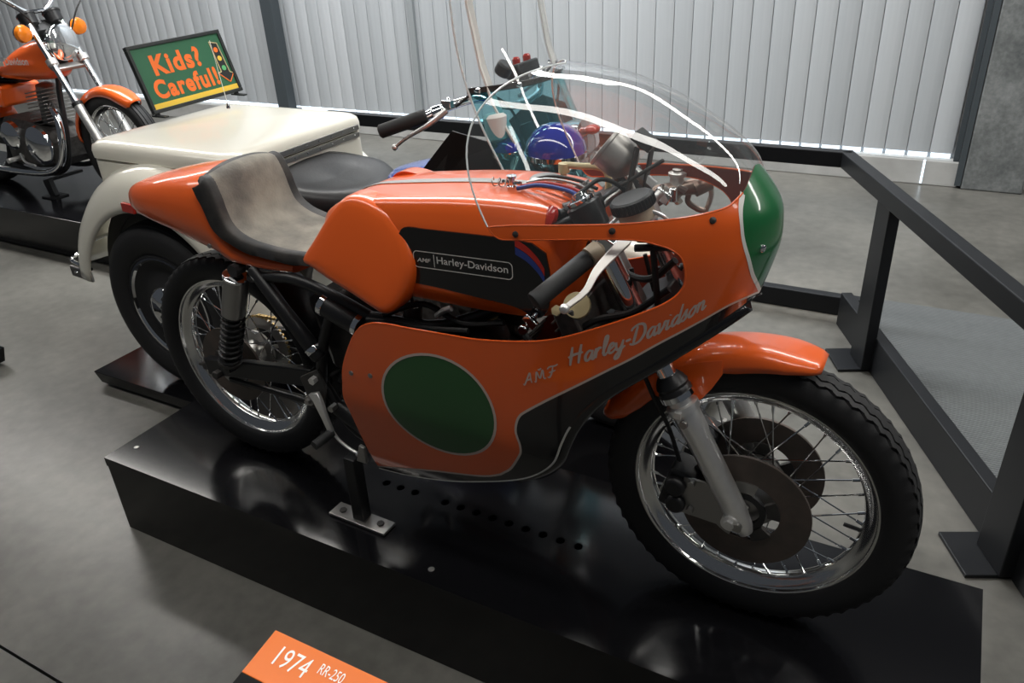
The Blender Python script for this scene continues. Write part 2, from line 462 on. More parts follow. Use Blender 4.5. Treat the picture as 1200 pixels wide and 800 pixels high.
# ---- ribbed mat beyond the rail
def ribbed():
    m = bpy.data.materials.new('ribbed_mat'); m.use_nodes = True
    nt = m.node_tree; b = nt.nodes['Principled BSDF']
    tc = nt.nodes.new('ShaderNodeTexCoord'); w = nt.nodes.new('ShaderNodeTexWave'); w.inputs['Scale'].default_value = 26
    w.bands_direction = 'Y'; w.inputs['Distortion'].default_value = .3
    nt.links.new(tc.outputs['Object'], w.inputs['Vector'])
    n = nt.nodes.new('ShaderNodeTexNoise'); n.inputs['Scale'].default_value = 40; nt.links.new(tc.outputs['Object'], n.inputs['Vector'])
    r = nt.nodes.new('ShaderNodeValToRGB'); r.color_ramp.elements[0].color = (.055, .060, .062, 1); r.color_ramp.elements[1].color = (.135, .145, .148, 1)
    mx = nt.nodes.new('ShaderNodeMix'); mx.data_type = 'FLOAT'; mx.inputs[0].default_value = .45
    nt.links.new(w.outputs['Fac'], mx.inputs[2]); nt.links.new(n.outputs['Fac'], mx.inputs[3])
    nt.links.new(mx.outputs[0], r.inputs['Fac']); nt.links.new(r.outputs['Color'], b.inputs['Base Color'])
    bp = nt.nodes.new('ShaderNodeBump'); bp.inputs['Strength'].default_value = .6; bp.inputs['Distance'].default_value = .004
    nt.links.new(w.outputs['Fac'], bp.inputs['Height']); nt.links.new(bp.outputs['Normal'], b.inputs['Normal'])
    b.inputs['Roughness'].default_value = .8
    return m
mm = MB()
q = [RB + rd * (-.20) + Vector((.10, 0, 0)), RB + rd * 2.5 + Vector((.10, 0, 0)), Vector((3.4, -.2, 0)), Vector((3.4, 2.30, 0))]
q[0] = Vector((1.36, 2.30, 0))
mm.prism([p + Vector((0, 0, FZ + .001)) for p in q], (0, 0, .008))
tag(obj('floor_mat', mm, ribbed(), smooth=0), 'grey ribbed mat on the floor beyond the slanting black railing', 'mat')

# ---- platforms
px0, px1, py0, py1 = -.414, 1.852, -.261, .258
pf = thing('display_platform', (.72, 0, FZ), 'large gloss black platform carrying the orange racing motorcycle', 'platform')
obj('body', MB().box(((px0 + px1) / 2, (py0 + py1) / 2, (FZ - .03) / 2 + .0), (px1 - px0 - .004, py1 - py0 - .004, -FZ - .032)), M_PLAT, pf, smooth=0)
HX = [.426 + .0478 * k for k in range(13) if k != 3]
ve = [(px0, py0), (px1, py0), (px1, py1), (px0, py1)]; ed = [(0, 1), (1, 2), (2, 3), (3, 0)]
for hx in HX:
    o0 = len(ve)
    for k in range(16): ve.append((hx + .0118 * cos(k * pi / 8), .0118 * sin(k * pi / 8)))
    ed += [(o0 + k, o0 + (k + 1) % 16) for k in range(16)]
cv, ce, cf, *_ = delaunay_2d_cdt([Vector(v) for v in ve], ed, [], 0, 1e-6)
tp = MB(); keep = []
for f in cf:
    c = sum((cv[i] for i in f), Vector((0, 0))) / len(f)
    if all((c - Vector((hx, 0))).length > .0117 for hx in HX): keep.append(f)
tp.add([(v.x, v.y, -.0015) for v in cv], keep)
o = obj('top_panel', tp, M_PLAT, pf, smooth=0)
for p in o.data.polygons:
    pass
bmx = bmesh.new(); bmx.from_mesh(o.data)
for f in bmx.faces:
    if f.normal.z < 0: f.normal_flip()
bmx.to_mesh(o.data); bmx.free()
solid(o, .030)
obj('hole_lining', MB().box((.71, 0, -.026), (.66, .05, .003)), M_HOLE, pf, smooth=0)
for sx, sy in ((-.365, -.185), (-.365, .19), (1.80, -.2), (.72, -.22)):
    obj('screw', MB().lathe((sx, sy, 0), (0, 0, 1), [(.0001, .0022), (.006, .0018), (.008, 0)], 14), M_STEEL, pf)

def low_platform(name, x0, x1, y0, y1, zt, label, slant=.012):
    t = thing(name, ((x0 + x1) / 2, (y0 + y1) / 2, FZ), label, 'platform')
    mb = MB(); s = slant
    mb.loft([[Vector((x0 + s, y0 + s, FZ + .015)), Vector((x1 - s, y0 + s, FZ + .015)), Vector((x1 - s, y1 - s, FZ + .015)), Vector((x0 + s, y1 - s, FZ + .015))],
             [Vector((x0, y0, zt)), Vector((x1, y0, zt)), Vector((x1, y1, zt)), Vector((x0, y1, zt))]])
    obj('deck', mb, M_PLAT, t, smooth=0, bevel=.002)
    obj('foot_frame', MB().box(((x0 + x1) / 2, (y0 + y1) / 2, FZ + .0075), (x1 - x0 - .10, y1 - y0 - .10, .015)), M_HOLE, t, smooth=0)
    return t
low_platform('display_platform', -1.285, 1.03, .272, 1.50, -.20, 'low gloss black platform under the cream three-wheeler')
low_platform('display_platform', -5.2, -1.75, 1.16, 2.04, -.022, 'gloss black platform under the orange road motorcycle at left')
low_platform('display_platform', -2.75, -1.835, -.62, .237, -.19, 'black platform corner cut by the left photo edge')

# ================================================================== WHEELS
def tri(t): t = t % 1.0; return 4 * abs(t - .5) - 1
def tyre_mesh(c, R, hw, rim_r, n=144, zig=True, periods=72):
    c = Vector(c); mb = MB(); g = .006
    h = R - rim_r
    half = [(0, R), (hw * .20, R - .0006), (hw * .24, R - .0008), (hw * .26, R - .001 - g), (hw * .32, R - .0015 - g), (hw * .34, R - .0018), (hw * .58, R - h * .055),
            (hw * .62, R - h * .065), (hw * .64, R - h * .075 - g), (hw * .72, R - h * .10 - g), (hw * .74, R - h * .11), (hw * .90, R - h * .22), (hw * .985, R - h * .38), (hw, R - h * .55),
            (hw * .95, R - h * .75), (hw * .84, R - h * .90), (hw * .70, rim_r - .002), (hw * .60, rim_r - .004)]
    zf = {2, 3, 4, 5, 7, 8, 9, 10} if zig else set()
    prof = [(-y, r, i in zf) for i, (y, r) in reversed(list(enumerate(half)))] + [(y, r, i in zf) for i, (y, r) in list(enumerate(half))[1:]]
    secs = []
    N = n if not zig else periods * 4
    for k in range(N):
        a = 2 * pi * k / N
        z = tri(k / 4.0) * hw * .13
        secs.append([c + Vector((r * cos(a), y + (z if zz else 0), r * sin(a))) for y, r, zz in prof])
    secs.append(secs[0])
    mb.loft(secs, ring=False)
    return mb
def rim_mesh(c, rr, hw, n=96):
    half = [(rr + .001, hw - .003), (rr, hw), (rr - .005, hw + .0005), (rr - .0075, hw - .001), (rr - .0085, hw - .007), (rr - .017, hw - .0105), (rr - .0205, hw * .50), (rr - .030, hw * .34), (rr - .033, hw * .12)]
    back = [(rr - .028, hw * .10), (rr - .025, hw * .34), (rr - .014, hw * .6), (rr - .006, hw - .006)]
    prof = half + [(r, -y) for r, y in reversed(half)] + [(r, -y) for r, y in reversed(back)] + back
    return MB().lathe(c, (0, 1, 0), prof, n, closed=True)
SPOKES = {}
def spokes(c, parent, r_rim, r_hub, hy, count=36, r=.0016, m=None):
    c = Vector(c)
    for k in range(count):
        a1 = 2 * pi * (k + .5) / count
        side = 1 if k % 2 else -1; cross = 1 if (k // 2) % 2 else -1
        a0 = a1 + cross * radians(52)
        p0 = c + Vector((r_hub * cos(a0), side * hy, r_hub * sin(a0)))
        p1 = c + Vector((r_rim * cos(a1), side * .004, r_rim * sin(a1)))
        d = p1 - p0; L = d.length
        key = (round(L, 4), round(r, 4))
        if key not in SPOKES:
            mb = MB().lathe((0, 0, 0), (0, 0, 1), [(r, 0), (r, L - .016), (r * 1.9, L - .015), (r * 1.9, L)], 6)
            o = obj('spoke', mb, m or M_CHROME, None)
            SPOKES[key] = o.data
            bpy.data.objects.remove(o)
        M = Matrix.Translation(p0) @ d.to_track_quat('Z', 'Y').to_matrix().to_4x4()
        place('spoke', SPOKES[key], parent, M)

# ================================================================== RACING MOTORCYCLE
BL = 1.3865; WR = .305
bike = thing('racing_motorcycle', (.69, 0, 0), 'orange racing motorcycle with full fairing, clear bubble screen and green nose', 'motorcycle')
# ---- wheels
for cx in (0.0, BL):
    c = (cx, 0, WR)
    hw = .047 if cx == 0 else .043
    obj('tyre', tyre_mesh(c, WR, hw, .240, periods=58), M_RUBBER, bike, smooth=45)
    rim = obj('wheel_rim', rim_mesh(c, .241, .030), M_RIM, bike)
    spokes(c, rim, .211, .052, .032)
    hub = obj('hub', MB().lathe(c, (0, 1, 0), [(.018, -.06), (.030, -.052), (.058, -.040), (.058, -.034), (.036, -.028), (.030, 0), (.036, .028), (.058, .034), (.058, .040), (.030, .052), (.018, .06)], 32), M_STEEL, bike)
    if cx > 0:
        a = radians(-8)
        p = Vector(c) + Vector((.209 * cos(a), 0, .209 * sin(a)))
        obj('valve', MB().cyl(p, p - Vector((.032 * cos(a), 0, .032 * sin(a))), .0045, .004, 8), M_BLACK, rim)

# ---- front discs with carriers
def disc(c, y, ro, ri, parent):
    d = obj('brake_disc', MB().lathe((c[0], y, c[2]), (0, 1, 0), [(ri, -.003), (ro, -.003), (ro, .003), (ri, .003)], 56, closed=True), M_DISC, parent, smooth=30)
    mb = MB().lathe((c[0], y, c[2]), (0, 1, 0), [(.030, -.006), (ri * .62, -.006), (ri * .62, .004), (.030, .004)], 40, closed=True)
    cr = obj('disc_carrier', mb, M_BLACK, d)
    for k in range(5):
        a = 2 * pi * k / 5 + .3
        seg = []
        for i in range(7):
            b = a + (i / 6 - .5) * .62
            seg.append((b,))
        inner = [Vector((c[0] + (ri * .66) * cos(b[0]), y - .006, c[2] + (ri * .66) * sin(b[0]))) for b in seg]
        outer = [Vector((c[0] + (ri * 1.02) * cos(b[0]), y - .006, c[2] + (ri * 1.02) * sin(b[0]))) for b in reversed(seg)]
        obj('carrier_segment', MB().prism(inner + outer, (0, .009, 0)), M_STEEL if k % 2 else M_DARKMET, d)
    return d
fa = (BL, 0, WR)
disc(fa, -.070, .126, .068, bike); disc(fa, .070, .126, .068, bike)

# ---- fork
FD = Vector((-.327, 0, .595)).normalized()
def fpt(y, t, fwdo=0.0): return Vector((BL, y, WR)) + FD * t + Vector((FD.z, 0, -FD.x)) * fwdo
for s in (-1, 1):
    y = s * .102
    leg = obj('fork_leg', MB().lathe(fpt(y, -.020), FD, [(.001, -.010), (.014, -.009), (.019, .004), (.0235, .05), (.0245, .215), (.026, .225), (.026, .275), (.0235, .285), (.0235, .300), (.001, .3005)], 28), M_SILVER, bike)
    obj('axle_clamp', MB().cyl(fpt(y, .012, -.010) + Vector((0, -.027, 0)), fpt(y, .012, -.010) + Vector((0, .027, 0)), .0165).cyl(fpt(y, .012, -.010) + Vector((0, s * .027, 0)), fpt(y, .012, -.010) + Vector((0, s * .033, 0)), .010, n=6), M_SILVER, leg)
    obj('clamp_ring', MB().lathe(fpt(y, .248), FD, [(.026, 0), (.031, .002), (.031, .016), (.026, .018)], 28).box(fpt(y - .03 * 1, .257), (.012, .014, .012)), M_SILVER, leg)
    obj('dust_seal', MB().lathe(fpt(y, .283), FD, [(.022, 0), (.030, .002), (.032, .012), (.029, .018), (.031, .024), (.027, .034), (.020, .044)], 28), M_BLACK, leg)
    obj('seal_ring', MB().lathe(fpt(y, .279), FD, [(.024, 0), (.0335, .001), (.0335, .012), (.024, .013)], 28), M_CHROME, leg)
    obj('stanchion', MB().cyl(fpt(y, .30), fpt(y, .69), .0178, n=24), M_CHROME, leg)
    # upper clamp with black shroud and chrome cap ring
    obj('top_clamp', MB().lathe(fpt(y, .625), FD, [(.0225, 0), (.030, .003), (.031, .048), (.026, .052), (.0185, .054)], 24), M_BLACK, leg)
    obj('fork_cap', MB().lathe(fpt(y, .678), FD, [(.025, 0), (.026, .006), (.017, .009), (.011, .010), (.011, .017), (.001, .018)], 24), M_CHROME, leg)
obj('lower_yoke', MB().bar(fpt(-.125, .43, -.035), fpt(.125, .43, -.035), .085, .034, FD), M_BLACK, bike, bevel=.006)
obj('upper_yoke', MB().bar(fpt(-.125, .655, -.035), fpt(.125, .655, -.035), .085, .022, FD), M_BLACK, bike, bevel=.006)
obj('steering_stem', MB().cyl(fpt(0, .40, -.055), fpt(0, .70, -.055), .028).lathe(fpt(0, .668, -.055), FD, [(.02, 0), (.02, .014), (.012, .016), (.012, .022)], 6), M_STEEL, bike)
# ---- calipers
for s in (-1, 1):
    y = s * .073
    cc = Vector((1.262, y, .335))
    R = Matrix.Rotation(radians(14), 3, 'Y')
    cal = obj('brake_caliper', MB().box(cc, (.058, .070, .092), R).cyl(cc + Vector((-.002, s * .030, .018)), cc + Vector((-.002, s * .052, .018)), .021).cyl(cc + Vector((.0, s * .030, -.024)), cc + Vector((.0, s * .050, -.024)), .020), M_BLACK, bike, bevel=.006)
    obj('caliper_bracket', MB().prism([(1.270, y + s * .030, .290), (1.345, y + s * .030, .285), (1.365, y + s * .030, .335), (1.33, y + s * .030, .375), (1.275, y + s * .030, .375)], (0, s * .006, 0)), M_STEEL, cal)
    for dz in (-.03, .035):
        obj('bolt', MB().cyl((1.292, y + s * .034, .335 + dz), (1.292, y + s * .048, .335 + dz), .0075, n=6), M_STEEL, cal)
    obj('brake_hose', MB().tube(spline([(1.255, y, .38), (1.225, y - s * .01, .45), (1.190, y * 1.02, .53), (1.165, y * 1.0, .60), (1.15, y * .6, .68), (1.13, y * .5, .76)], 6), .0045, 8), M_WIRE, cal)

# ---- front fender
def fender_mesh(c, r, a0, a1, wfun, skirt, n=44):
    secs = []
    for i in range(n + 1):
        t = i / n; a = radians(a0 + (a1 - a0) * t); w, sk = wfun(t), skirt(t)
        ring = []
        for j in range(17):
            u = -1 + 2 * j / 16
            yy = w * math.copysign(abs(sin(u * pi / 2)) ** .72, u)
            rr = r - sk * (1 - abs(cos(u * pi / 2)) ** .62)
            ring.append(Vector((c[0] + rr * cos(a), yy + c[1], c[2] + rr * sin(a))))
        secs.append(ring)
    return MB().loft(secs, ring=False)
def fw(t): return .056 * min(1, .55 + sqrt(max(0, min(t, 1 - t)) * 9) * .45)
def fs(t): return .014 + .030 * min(1, sin(min(1, max(0, t)) * pi) * 1.25) + .022 * max(0, min(1, (t - .55) / .25)) * min(1, (1.02 - t) / .10)
fm = fender_mesh(fa, .337, 73, 160, fw, fs)
fen = obj('front_fender', fm, M_ORANGE, bike, smooth=60)
solid(fen, .003, M_BLACKP, offset=0)
for s in (-1, 1):
    mb = MB(); pts = []
    for a, r0, r1 in ((103, .295, .335), (108, .268, .335), (113, .252, .335), (119, .246, .335), (125, .252, .335), (130, .275, .335), (134, .295, .335)):
        pts.append((radians(a), r0, r1))
    ins = [Vector((BL + r0 * cos(a), s * (.060 + (.318 - r0) * .18), WR + r0 * sin(a))) for a, r0, r1 in pts]
    out = [Vector((BL + .318 * cos(a), s * .0555, WR + .318 * sin(a))) for a, r0, r1 in reversed(pts)]
    mb.prism(ins + out, (0, -s * .004, 0))
    fb = obj('fender_bracket', mb, M_ORANGE, fen, smooth=30)
    obj('bolt', MB().cyl(fpt(s * .078, .235), fpt(s * .136, .235), .008, n=6), M_STEEL, fb)

# ---- fairing: a surface over (q = distance back from the nose, z)
FA = .34; FK = FA * pi / 2
XN = [(.10, 1.30), (.5, 1.31), (.62, 1.325), (.70, 1.345), (.74, 1.358), (.783, 1.371), (.832, 1.382), (.867, 1.382), (.90, 1.376), (.937, 1.351), (.962, 1.328), (1.0, 1.29)]
WZ = [(.12, .06), (.15, .10), (.18, .14), (.23, .168), (.30, .188), (.40, .207), (.45, .211), (.55, .211), (.7, .206), (.85, .20), (.95, .188), (1.0, .18)]
def fsurf(q, z, side=-1):
    xn = sitp(XN, z); W = sitp(WZ, z); s = q / FK
    if s < 1:
        ph = s * pi / 2
        return Vector((xn - FA * (1 - cos(ph)), side * W * sin(ph), z))
    return Vector((xn - FA - (q - FK), side * W, z))
def fnorm(q, z, side=-1):
    e = .002
    a = fsurf(q + e, z, side) - fsurf(max(q - e, -.01), z, side); b = fsurf(q, z + e, side) - fsurf(q, z - e, side)
    n = a.cross(b).normalized()
    if q < .02: 
        if n.x < 0: n = -n
        return n
    return n if n.y * side > 0 else -n
def flift(q, z, h, side=-1): return fsurf(q, z, side) + fnorm(q, z, side) * h
def sp2(P, per=5): return [(v.x, v.y) for v in spline([(a, b, 0) for a, b in P], per)]
N0 = (0, .738)
e_top = sp2([(.652, .868), (.603, .877), (.536, .885), (.474, .892), (.386, .900), (.289, .909), (.236, .914), (.193, .919), (.161, .927), (.132, .935)]) 
e_top2 = sp2([(.132, .935), (.08, .950), (.035, .9585), (0, .962)])
e_open = sp2([N0, (.06, .736), (.109, .726), (.162, .707), (.231, .672), (.29, .632), (.35, .590), (.393, .547), (.425, .494), (.442, .451), (.461, .397), (.508, .348), (.583, .304), (.725, .245), (.858, .205), (.956, .186)])
e_rear = sp2([(.949, .202), (.950, .27), (.961, .364), (.972, .422), (.968, .459), (.961, .504), (.935, .574), (.918, .604), (.900, .620), (.873, .630), (.835, .634), (.789, .635), (.709, .639), (.633, .643), (.545, .658), (.481, .676), (.411, .708), (.358, .734), (.311, .758), (.288, .778), (.283, .802), (.298, .840), (.314, .855), (.338, .865), (.389, .874), (.477, .869), (.604, .852), (.635, .852), (.652, .868)])
nose = [(0, .962 - (.962 - .738) * k / 22) for k in range(1, 22)]
gb = sp2([(.132, .935), (.160, .916), (.173, .895), (.170, .867), (.153, .836), (.113, .795), (.05, .758), N0])
ob = sp2([N0, (.06, .748), (.126, .748), (.18, .735), (.274, .688), (.330, .650), (.386, .612), (.461, .556), (.515, .511), (.529, .495), (.535, .478), (.537, .459), (.534, .445), (.529, .429), (.528, .411), (.534, .394), (.556, .354), (.575, .334), (.595, .318), (.648, .295), (.791, .257), (.949, .202)], 4)
circ0 = [(.858, .504), (.841, .542), (.811, .567), (.772, .584), (.735, .588), (.699, .583), (.664, .573), (.632, .553), (.599, .518), (.582, .479), (.593, .435), (.63, .387), (.680, .352), (.735, .343), (.775, .354), (.818, .392), (.842, .434), (.857, .470)]
# the number roundel is drawn as a clean ellipse through those points
ce_q = .720; ce_z = .466; circ = []
for k in range(48):
    a = 2 * pi * k / 48
    circ.append((ce_q + .138 * cos(a), ce_z + .122 * sin(a)))
outer = e_top[:-1] + e_top2[:-1] + [(0, .962)] + nose + e_open + e_rear[:-1]
def inside(p, poly):
    x, y = p; c = False; n = len(poly)
    for i in range(n):
        x0, y0 = poly[i]; x1, y1 = poly[i - 1]
        if (y0 > y) != (y1 > y) and x < (x1 - x0) * (y - y0) / (y1 - y0) + x0: c = not c
    return c
V2 = []; E2 = []; idx = {}
def vid(p):
    k = (round(p[0], 5), round(p[1], 5))
    if k not in idx: idx[k] = len(V2); V2.append(Vector(k))
    return idx[k]
def chain(P, closed):
    ids = [vid(p) for p in P]
    for a, b in zip(ids, ids[1:] + ([ids[0]] if closed else [])):
        if a != b: E2.append((a, b))
chain(outer, True); chain(gb, False); chain(ob, False); chain(circ, True)
q = .006
while q < 1.0:
    z = .19
    while z < .97:
        if inside((q, z), outer): vid((q + .0007 * ((int(z * 1000)) % 3), z))
        z += .0115
    q += .0125
cv, ce, cf, *_ = delaunay_2d_cdt(V2, E2, [], 0, 1e-5)
reg = {'o': [], 'g': [], 'b': [], 'c': []}
gpoly = gb + list(reversed(nose)) + [(0, .962)] + list(reversed(e_top2))
bpoly = ob + [e_rear[0]] + list(reversed(e_open))
for f in cf:
    c = sum((cv[i] for i in f), Vector((0, 0))) / len(f); c = (c.x, c.y)
    if not inside(c, outer): continue
    if inside(c, gpoly): reg['g'].append(f)
    elif inside(c, circ): reg['c'].append(f)
    elif inside(c, bpoly): reg['b'].append(f)
    else: reg['o'].append(f)
def region(name, key, sides, m, parent):
    off = rootpos(parent)
    V = []; F = []; NRM = []; MI = []
    for sd in sides:
        used = {}
        for f in reg[key]:
            g = []
            for i in f:
                if i not in used:
                    q_, z_ = cv[i].x, cv[i].y; n_ = fnorm(q_, z_, sd); p_ = fsurf(q_, z_, sd)
                    used[i] = len(V); V.append(p_ - off); NRM.append(n_); V.append(p_ - n_ * .003 - off); NRM.append(-n_)
                g.append(used[i])
            a, b, c = (V[g[0]], V[g[1]], V[g[2]])
            if (b - a).cross(c - a).dot(NRM[g[0]]) < 0: g.reverse()
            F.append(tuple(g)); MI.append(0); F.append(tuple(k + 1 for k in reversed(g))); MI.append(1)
    me = bpy.data.meshes.new(name); me.from_pydata(V, [], F)
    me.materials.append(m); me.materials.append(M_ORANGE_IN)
    for p_, k in zip(me.polygons, MI): p_.material_index = k; p_.use_smooth = True
    me.normals_split_custom_set_from_vertices(NRM)
    o = bpy.data.objects.new(name, me); COL.objects.link(o); o.parent = parent
    return o
def ribbon(P, w, h, sd=-1, closed=False):
    """a painted line of width w (number or function) on the fairing"""
    n = len(P); vs = []; fs_ = []
    for i in range(n):
        a = P[i - 1] if (i > 0 or closed) else P[i]; b = P[(i + 1) % n] if (i < n - 1 or closed) else P[i]
        tx, ty = b[0] - a[0], b[1] - a[1]; l = sqrt(tx * tx + ty * ty) or 1e-6
        ww = (w(i / max(1, n - 1)) if callable(w) else w) / 2
        nx, ny = -ty / l * ww, tx / l * ww
        vs.append(flift(P[i][0] + nx, P[i][1] + ny, h, sd)); vs.append(flift(P[i][0] - nx, P[i][1] - ny, h, sd))
    for i in range(n if closed else n - 1):
        j = (i + 1) % n
        fs_.append((2 * i, 2 * i + 1, 2 * j + 1, 2 * j))
    return vs, fs_
for sd in (-1, 1):
    fp = region('fairing_panel', 'o', (sd,), M_ORANGE, bike)
    region('fairing_lower_panel', 'b', (sd,), M_BLACKP, fp)
    rd_ = region('number_roundel', 'c', (sd,), M_DGREEN, fp)
    mb = MB(); mb.add(*ribbon(circ, .0060, .0006, sd, True)); obj('roundel_border', mb, M_TEXT, fp, smooth=0, recalc=False)
    mb = MB(); mb.add(*ribbon(ob[6:], .0050, .0006, sd)); obj('pinstripe', mb, M_TEXT, fp, smooth=0, recalc=False)
    mb = MB(); mb.add(*ribbon(ob[:7], .0050, .0006, sd)); obj('pinstripe', mb, M_WHITE, fp, smooth=0, recalc=False)
    for bq, bz in ((.939, .495), (.887, .501), (.597, .863), (.421, .887), (.235, .903)):
        obj('rivet', MB().lathe(fsurf(bq, bz, sd), fnorm(bq, bz, sd), [(.0058, -.001), (.0055, .002), (.003, .0035), (.0001, .0038)], 12), M_STEEL if bq > .6 else M_DARKMET, fp)
    # rolled edge along the lower opening
    obj('edge_trim', MB().tube([fsurf(a, b, sd) + Vector((0, -sd * .002, 0)) for a, b in e_open[40:]], .0028, 6), M_SILVER, fp)
    obj('edge_trim', MB().tube([fsurf(a, b, sd) + Vector((0, -sd * .002, 0)) for a, b in e_open[4:41]], .0026, 6), M_BLACKP, fp)
    obj('edge_trim', MB().tube([fsurf(a, b, sd) + Vector((0, -sd * .0015, 0)) for a, b in e_rear[4:]], .0020, 6), M_ORANGE, fp)
    obj('edge_trim', MB().tube([fsurf(a, b, sd) + Vector((0, -sd * .0015, 0)) for a, b in e_top], .0020, 6), M_ORANGE, fp)
    # inner lip of the lower front opening
    mb = MB(); secs = []
    for a, b in e_open[8:60]:
        p = fsurf(a, b, sd); secs.append([p, p + Vector((.012, -sd * .018, -.014)), p + Vector((.002, -sd * .045, -.012))])
    mb.loft(secs, ring=False); lip = obj('inner_lip', mb, M_BLACKP, fp, smooth=60, recalc=False); solid(lip, .002, offset=0)
ns = region('nose_panel', 'g', (-1, 1), M_GREEN, bike)
for sd in (-1, 1):
    mb = MB(); mb.add(*ribbon(gb, .0085, .0006, sd)); obj('pinstripe', mb, M_WHITE, ns, smooth=0, recalc=False)
    obj('screw', MB().lathe(fsurf(.108, .843, sd), fnorm(.108, .843, sd), [(.007, -.001), (.0068, .002), (.004, .004), (.0001, .0042)], 14), M_CHROME, ns)

# ---- script lettering on the fairing
GL = {
 'H': (.80, [[(.05, 0), (.10, .5), (.14, 1)], [(.50, 0), (.55, .5), (.60, 1.02)], [(-.06, .46), (.25, .55), (.72, .56)]]),
 'a': (.52, [[(.42, .44), (.24, .52), (.07, .30), (.11, .03), (.28, .06), (.41, .40)], [(.43, .52), (.40, .14), (.47, 0), (.60, .12)]]),
 'r': (.42, [[(.0, .12), (.12, .52), (.10, 0)], [(.11, .28), (.24, .50), (.38, .46)]]),
 'l': (.28, [[(.03, .12), (.20, .62), (.24, .98), (.14, .98), (.09, .55), (.09, .10), (.17, 0), (.30, .12)]]),
 'e': (.40, [[(.03, .14), (.30, .34), (.28, .50), (.15, .48), (.06, .22), (.13, .02), (.27, .01), (.42, .14)]]),
 'y': (.50, [[(.03, .48), (.07, .14), (.18, .02), (.32, .16), (.40, .50)], [(.40, .50), (.33, -.05), (.20, -.40), (.04, -.40), (.10, -.20), (.52, .14)]]),
 '-': (.34, [[(.03, .34), (.30, .36)]]),
 'D': (.80, [[(.24, .92), (.17, .40), (.12, .02)], [(-.08, .10), (.14, .0), (.46, .06), (.68, .42), (.58, .86), (.30, 1.02), (.0, .92), (-.06, .78)]]),
 'v': (.48, [[(.0, .44), (.10, .52), (.14, .04), (.20, .02), (.36, .28), (.38, .52), (.52, .46)]]),
 'i': (.28, [[(.09, .52), (.07, .10), (.14, 0), (.28, .12)], [(.13, .72), (.15, .76)]]),
 'd': (.54, [[(.42, .44), (.24, .52), (.07, .30), (.11, .03), (.28, .06), (.41, .40)], [(.46, 1.02), (.41, .14), (.48, 0), (.60, .12)]]),
 's': (.38, [[(.0, .12), (.22, .56), (.22, .38), (.29, .14), (.17, 0), (.0, .06)]]),
 'o': (.48, [[(.26, .52), (.07, .32), (.09, .05), (.26, .01), (.40, .24), (.34, .48), (.24, .50), (.52, .46)]]),
 'n': (.56, [[(.02, .46), (.09, .50), (.08, 0)], [(.08, .26), (.24, .50), (.35, .42), (.35, .10), (.43, 0), (.56, .14)]]),
 'A': (.85, [[(-.05, .12), (.04, .0), (.22, .35), (.52, 1.0), (.56, .4), (.62, .0)], [(.18, .36), (.62, .40)]]),
 'M': (1.0, [[(-.02, .05), (.10, .02), (.20, .9), (.42, .2), (.66, .92), (.72, .1), (.88, .04)], [(.30, 1.12), (.42, 1.02), (.56, 1.14)]]),
 'F': (.8, [[(.42, .88), (.30, .3), (.12, .0), (.0, .12)], [(.0, .84), (.2, 1.0), (.6, .94), (.78, 1.02)], [(.12, .46), (.60, .52)]]),
}
def script(word, P0, P1, size, width, sd, parent, name, m, bow=0.0):
    """lettering along the line P0 -> P1 in the (q, z) domain; reads nose-wards"""
    total = sum(GL[c][0] for c in word)
    dx, dz = P1[0] - P0[0], P1[1] - P0[1]; L = sqrt(dx * dx + dz * dz); ux, uz = dx / L, dz / L
    vx, vz = (-uz, ux) if ux * 1 > 0 else (uz, -ux)
    if vz < 0: vx, vz = -vx, -vz
    sx = L / total; x0 = 0
    for ch in word:
        w, strokes = GL[ch]; mb = MB()
        for st in strokes:
            pts = []
            for v in spline([(a, b, 0) for a, b in st], 6):
                tx = (x0 + v.x) * sx + v.y * size * .30; ty = v.y * size
                t = tx / L; ty -= bow * 4 * t * (1 - t)
                pts.append((P0[0] + ux * tx + vx * ty, P0[1] + uz * tx + vz * ty))
            mb.add(*ribbon(pts, lambda t: width * (.75 + .35 * sin(pi * t)), .0009, sd))
        if ch != ' ': obj(name, mb, m, parent, smooth=0, recalc=False)
        x0 += w
for o in [o for o in bike.children if o.name.startswith('fairing_panel')][:1]:
    script('Harley-Davidson', (.441, .627), (.216, .748), .037, .0050, -1, o, 'lettering', M_TEXT, .003)
    script('AMF', (.522, .570), (.458, .606), .021, .0030, -1, o, 'lettering', M_TEXT)

# ---- bubble windscreen
BASE = [fsurf(a, b) for a, b in e_top + e_top2[1:]]
nb = len(BASE)
XA = [(0, .985), (.25, 1.06), (.5, 1.15), (.7, 1.235), (.85, 1.295), (1, 1.328)]
ZA = [(0, 1.112), (.25, 1.104), (.5, 1.082), (.7, 1.040), (.85, 1.000), (1, .962)]
def ws(u, th):
    i = u * (nb - 1); k = min(int(i), nb - 2); t = i - k
    B = BASE[k].lerp(BASE[k + 1], t)
    xa, za = sitp(XA, u), sitp(ZA, u)
    s, c = sin(th), cos(th); cc = math.copysign(abs(c) ** .80, c)
    x = B.x + (xa - B.x) * s ** 1.6 - .075 * sin(2 * min(th, pi - th)) * (1 - u) ** 2.0
    return Vector((x, B.y * cc, B.z + (za - B.z) * s ** .95 + .0005))
NU, NT = 48, 48
mb = MB()
mb.loft([[ws(i / NU, pi * max(1e-6, min(.999999, j / NT))) for j in range(NT + 1)] for i in range(NU + 1)], ring=False)
wsn = obj('windscreen', mb, M_SHIELD, bike, smooth=180)
obj('screen_edge', MB().tube([ws(0, pi * max(1e-6, min(.999999, j / 40))) for j in range(41)], .0017, 6), M_EDGE, wsn)

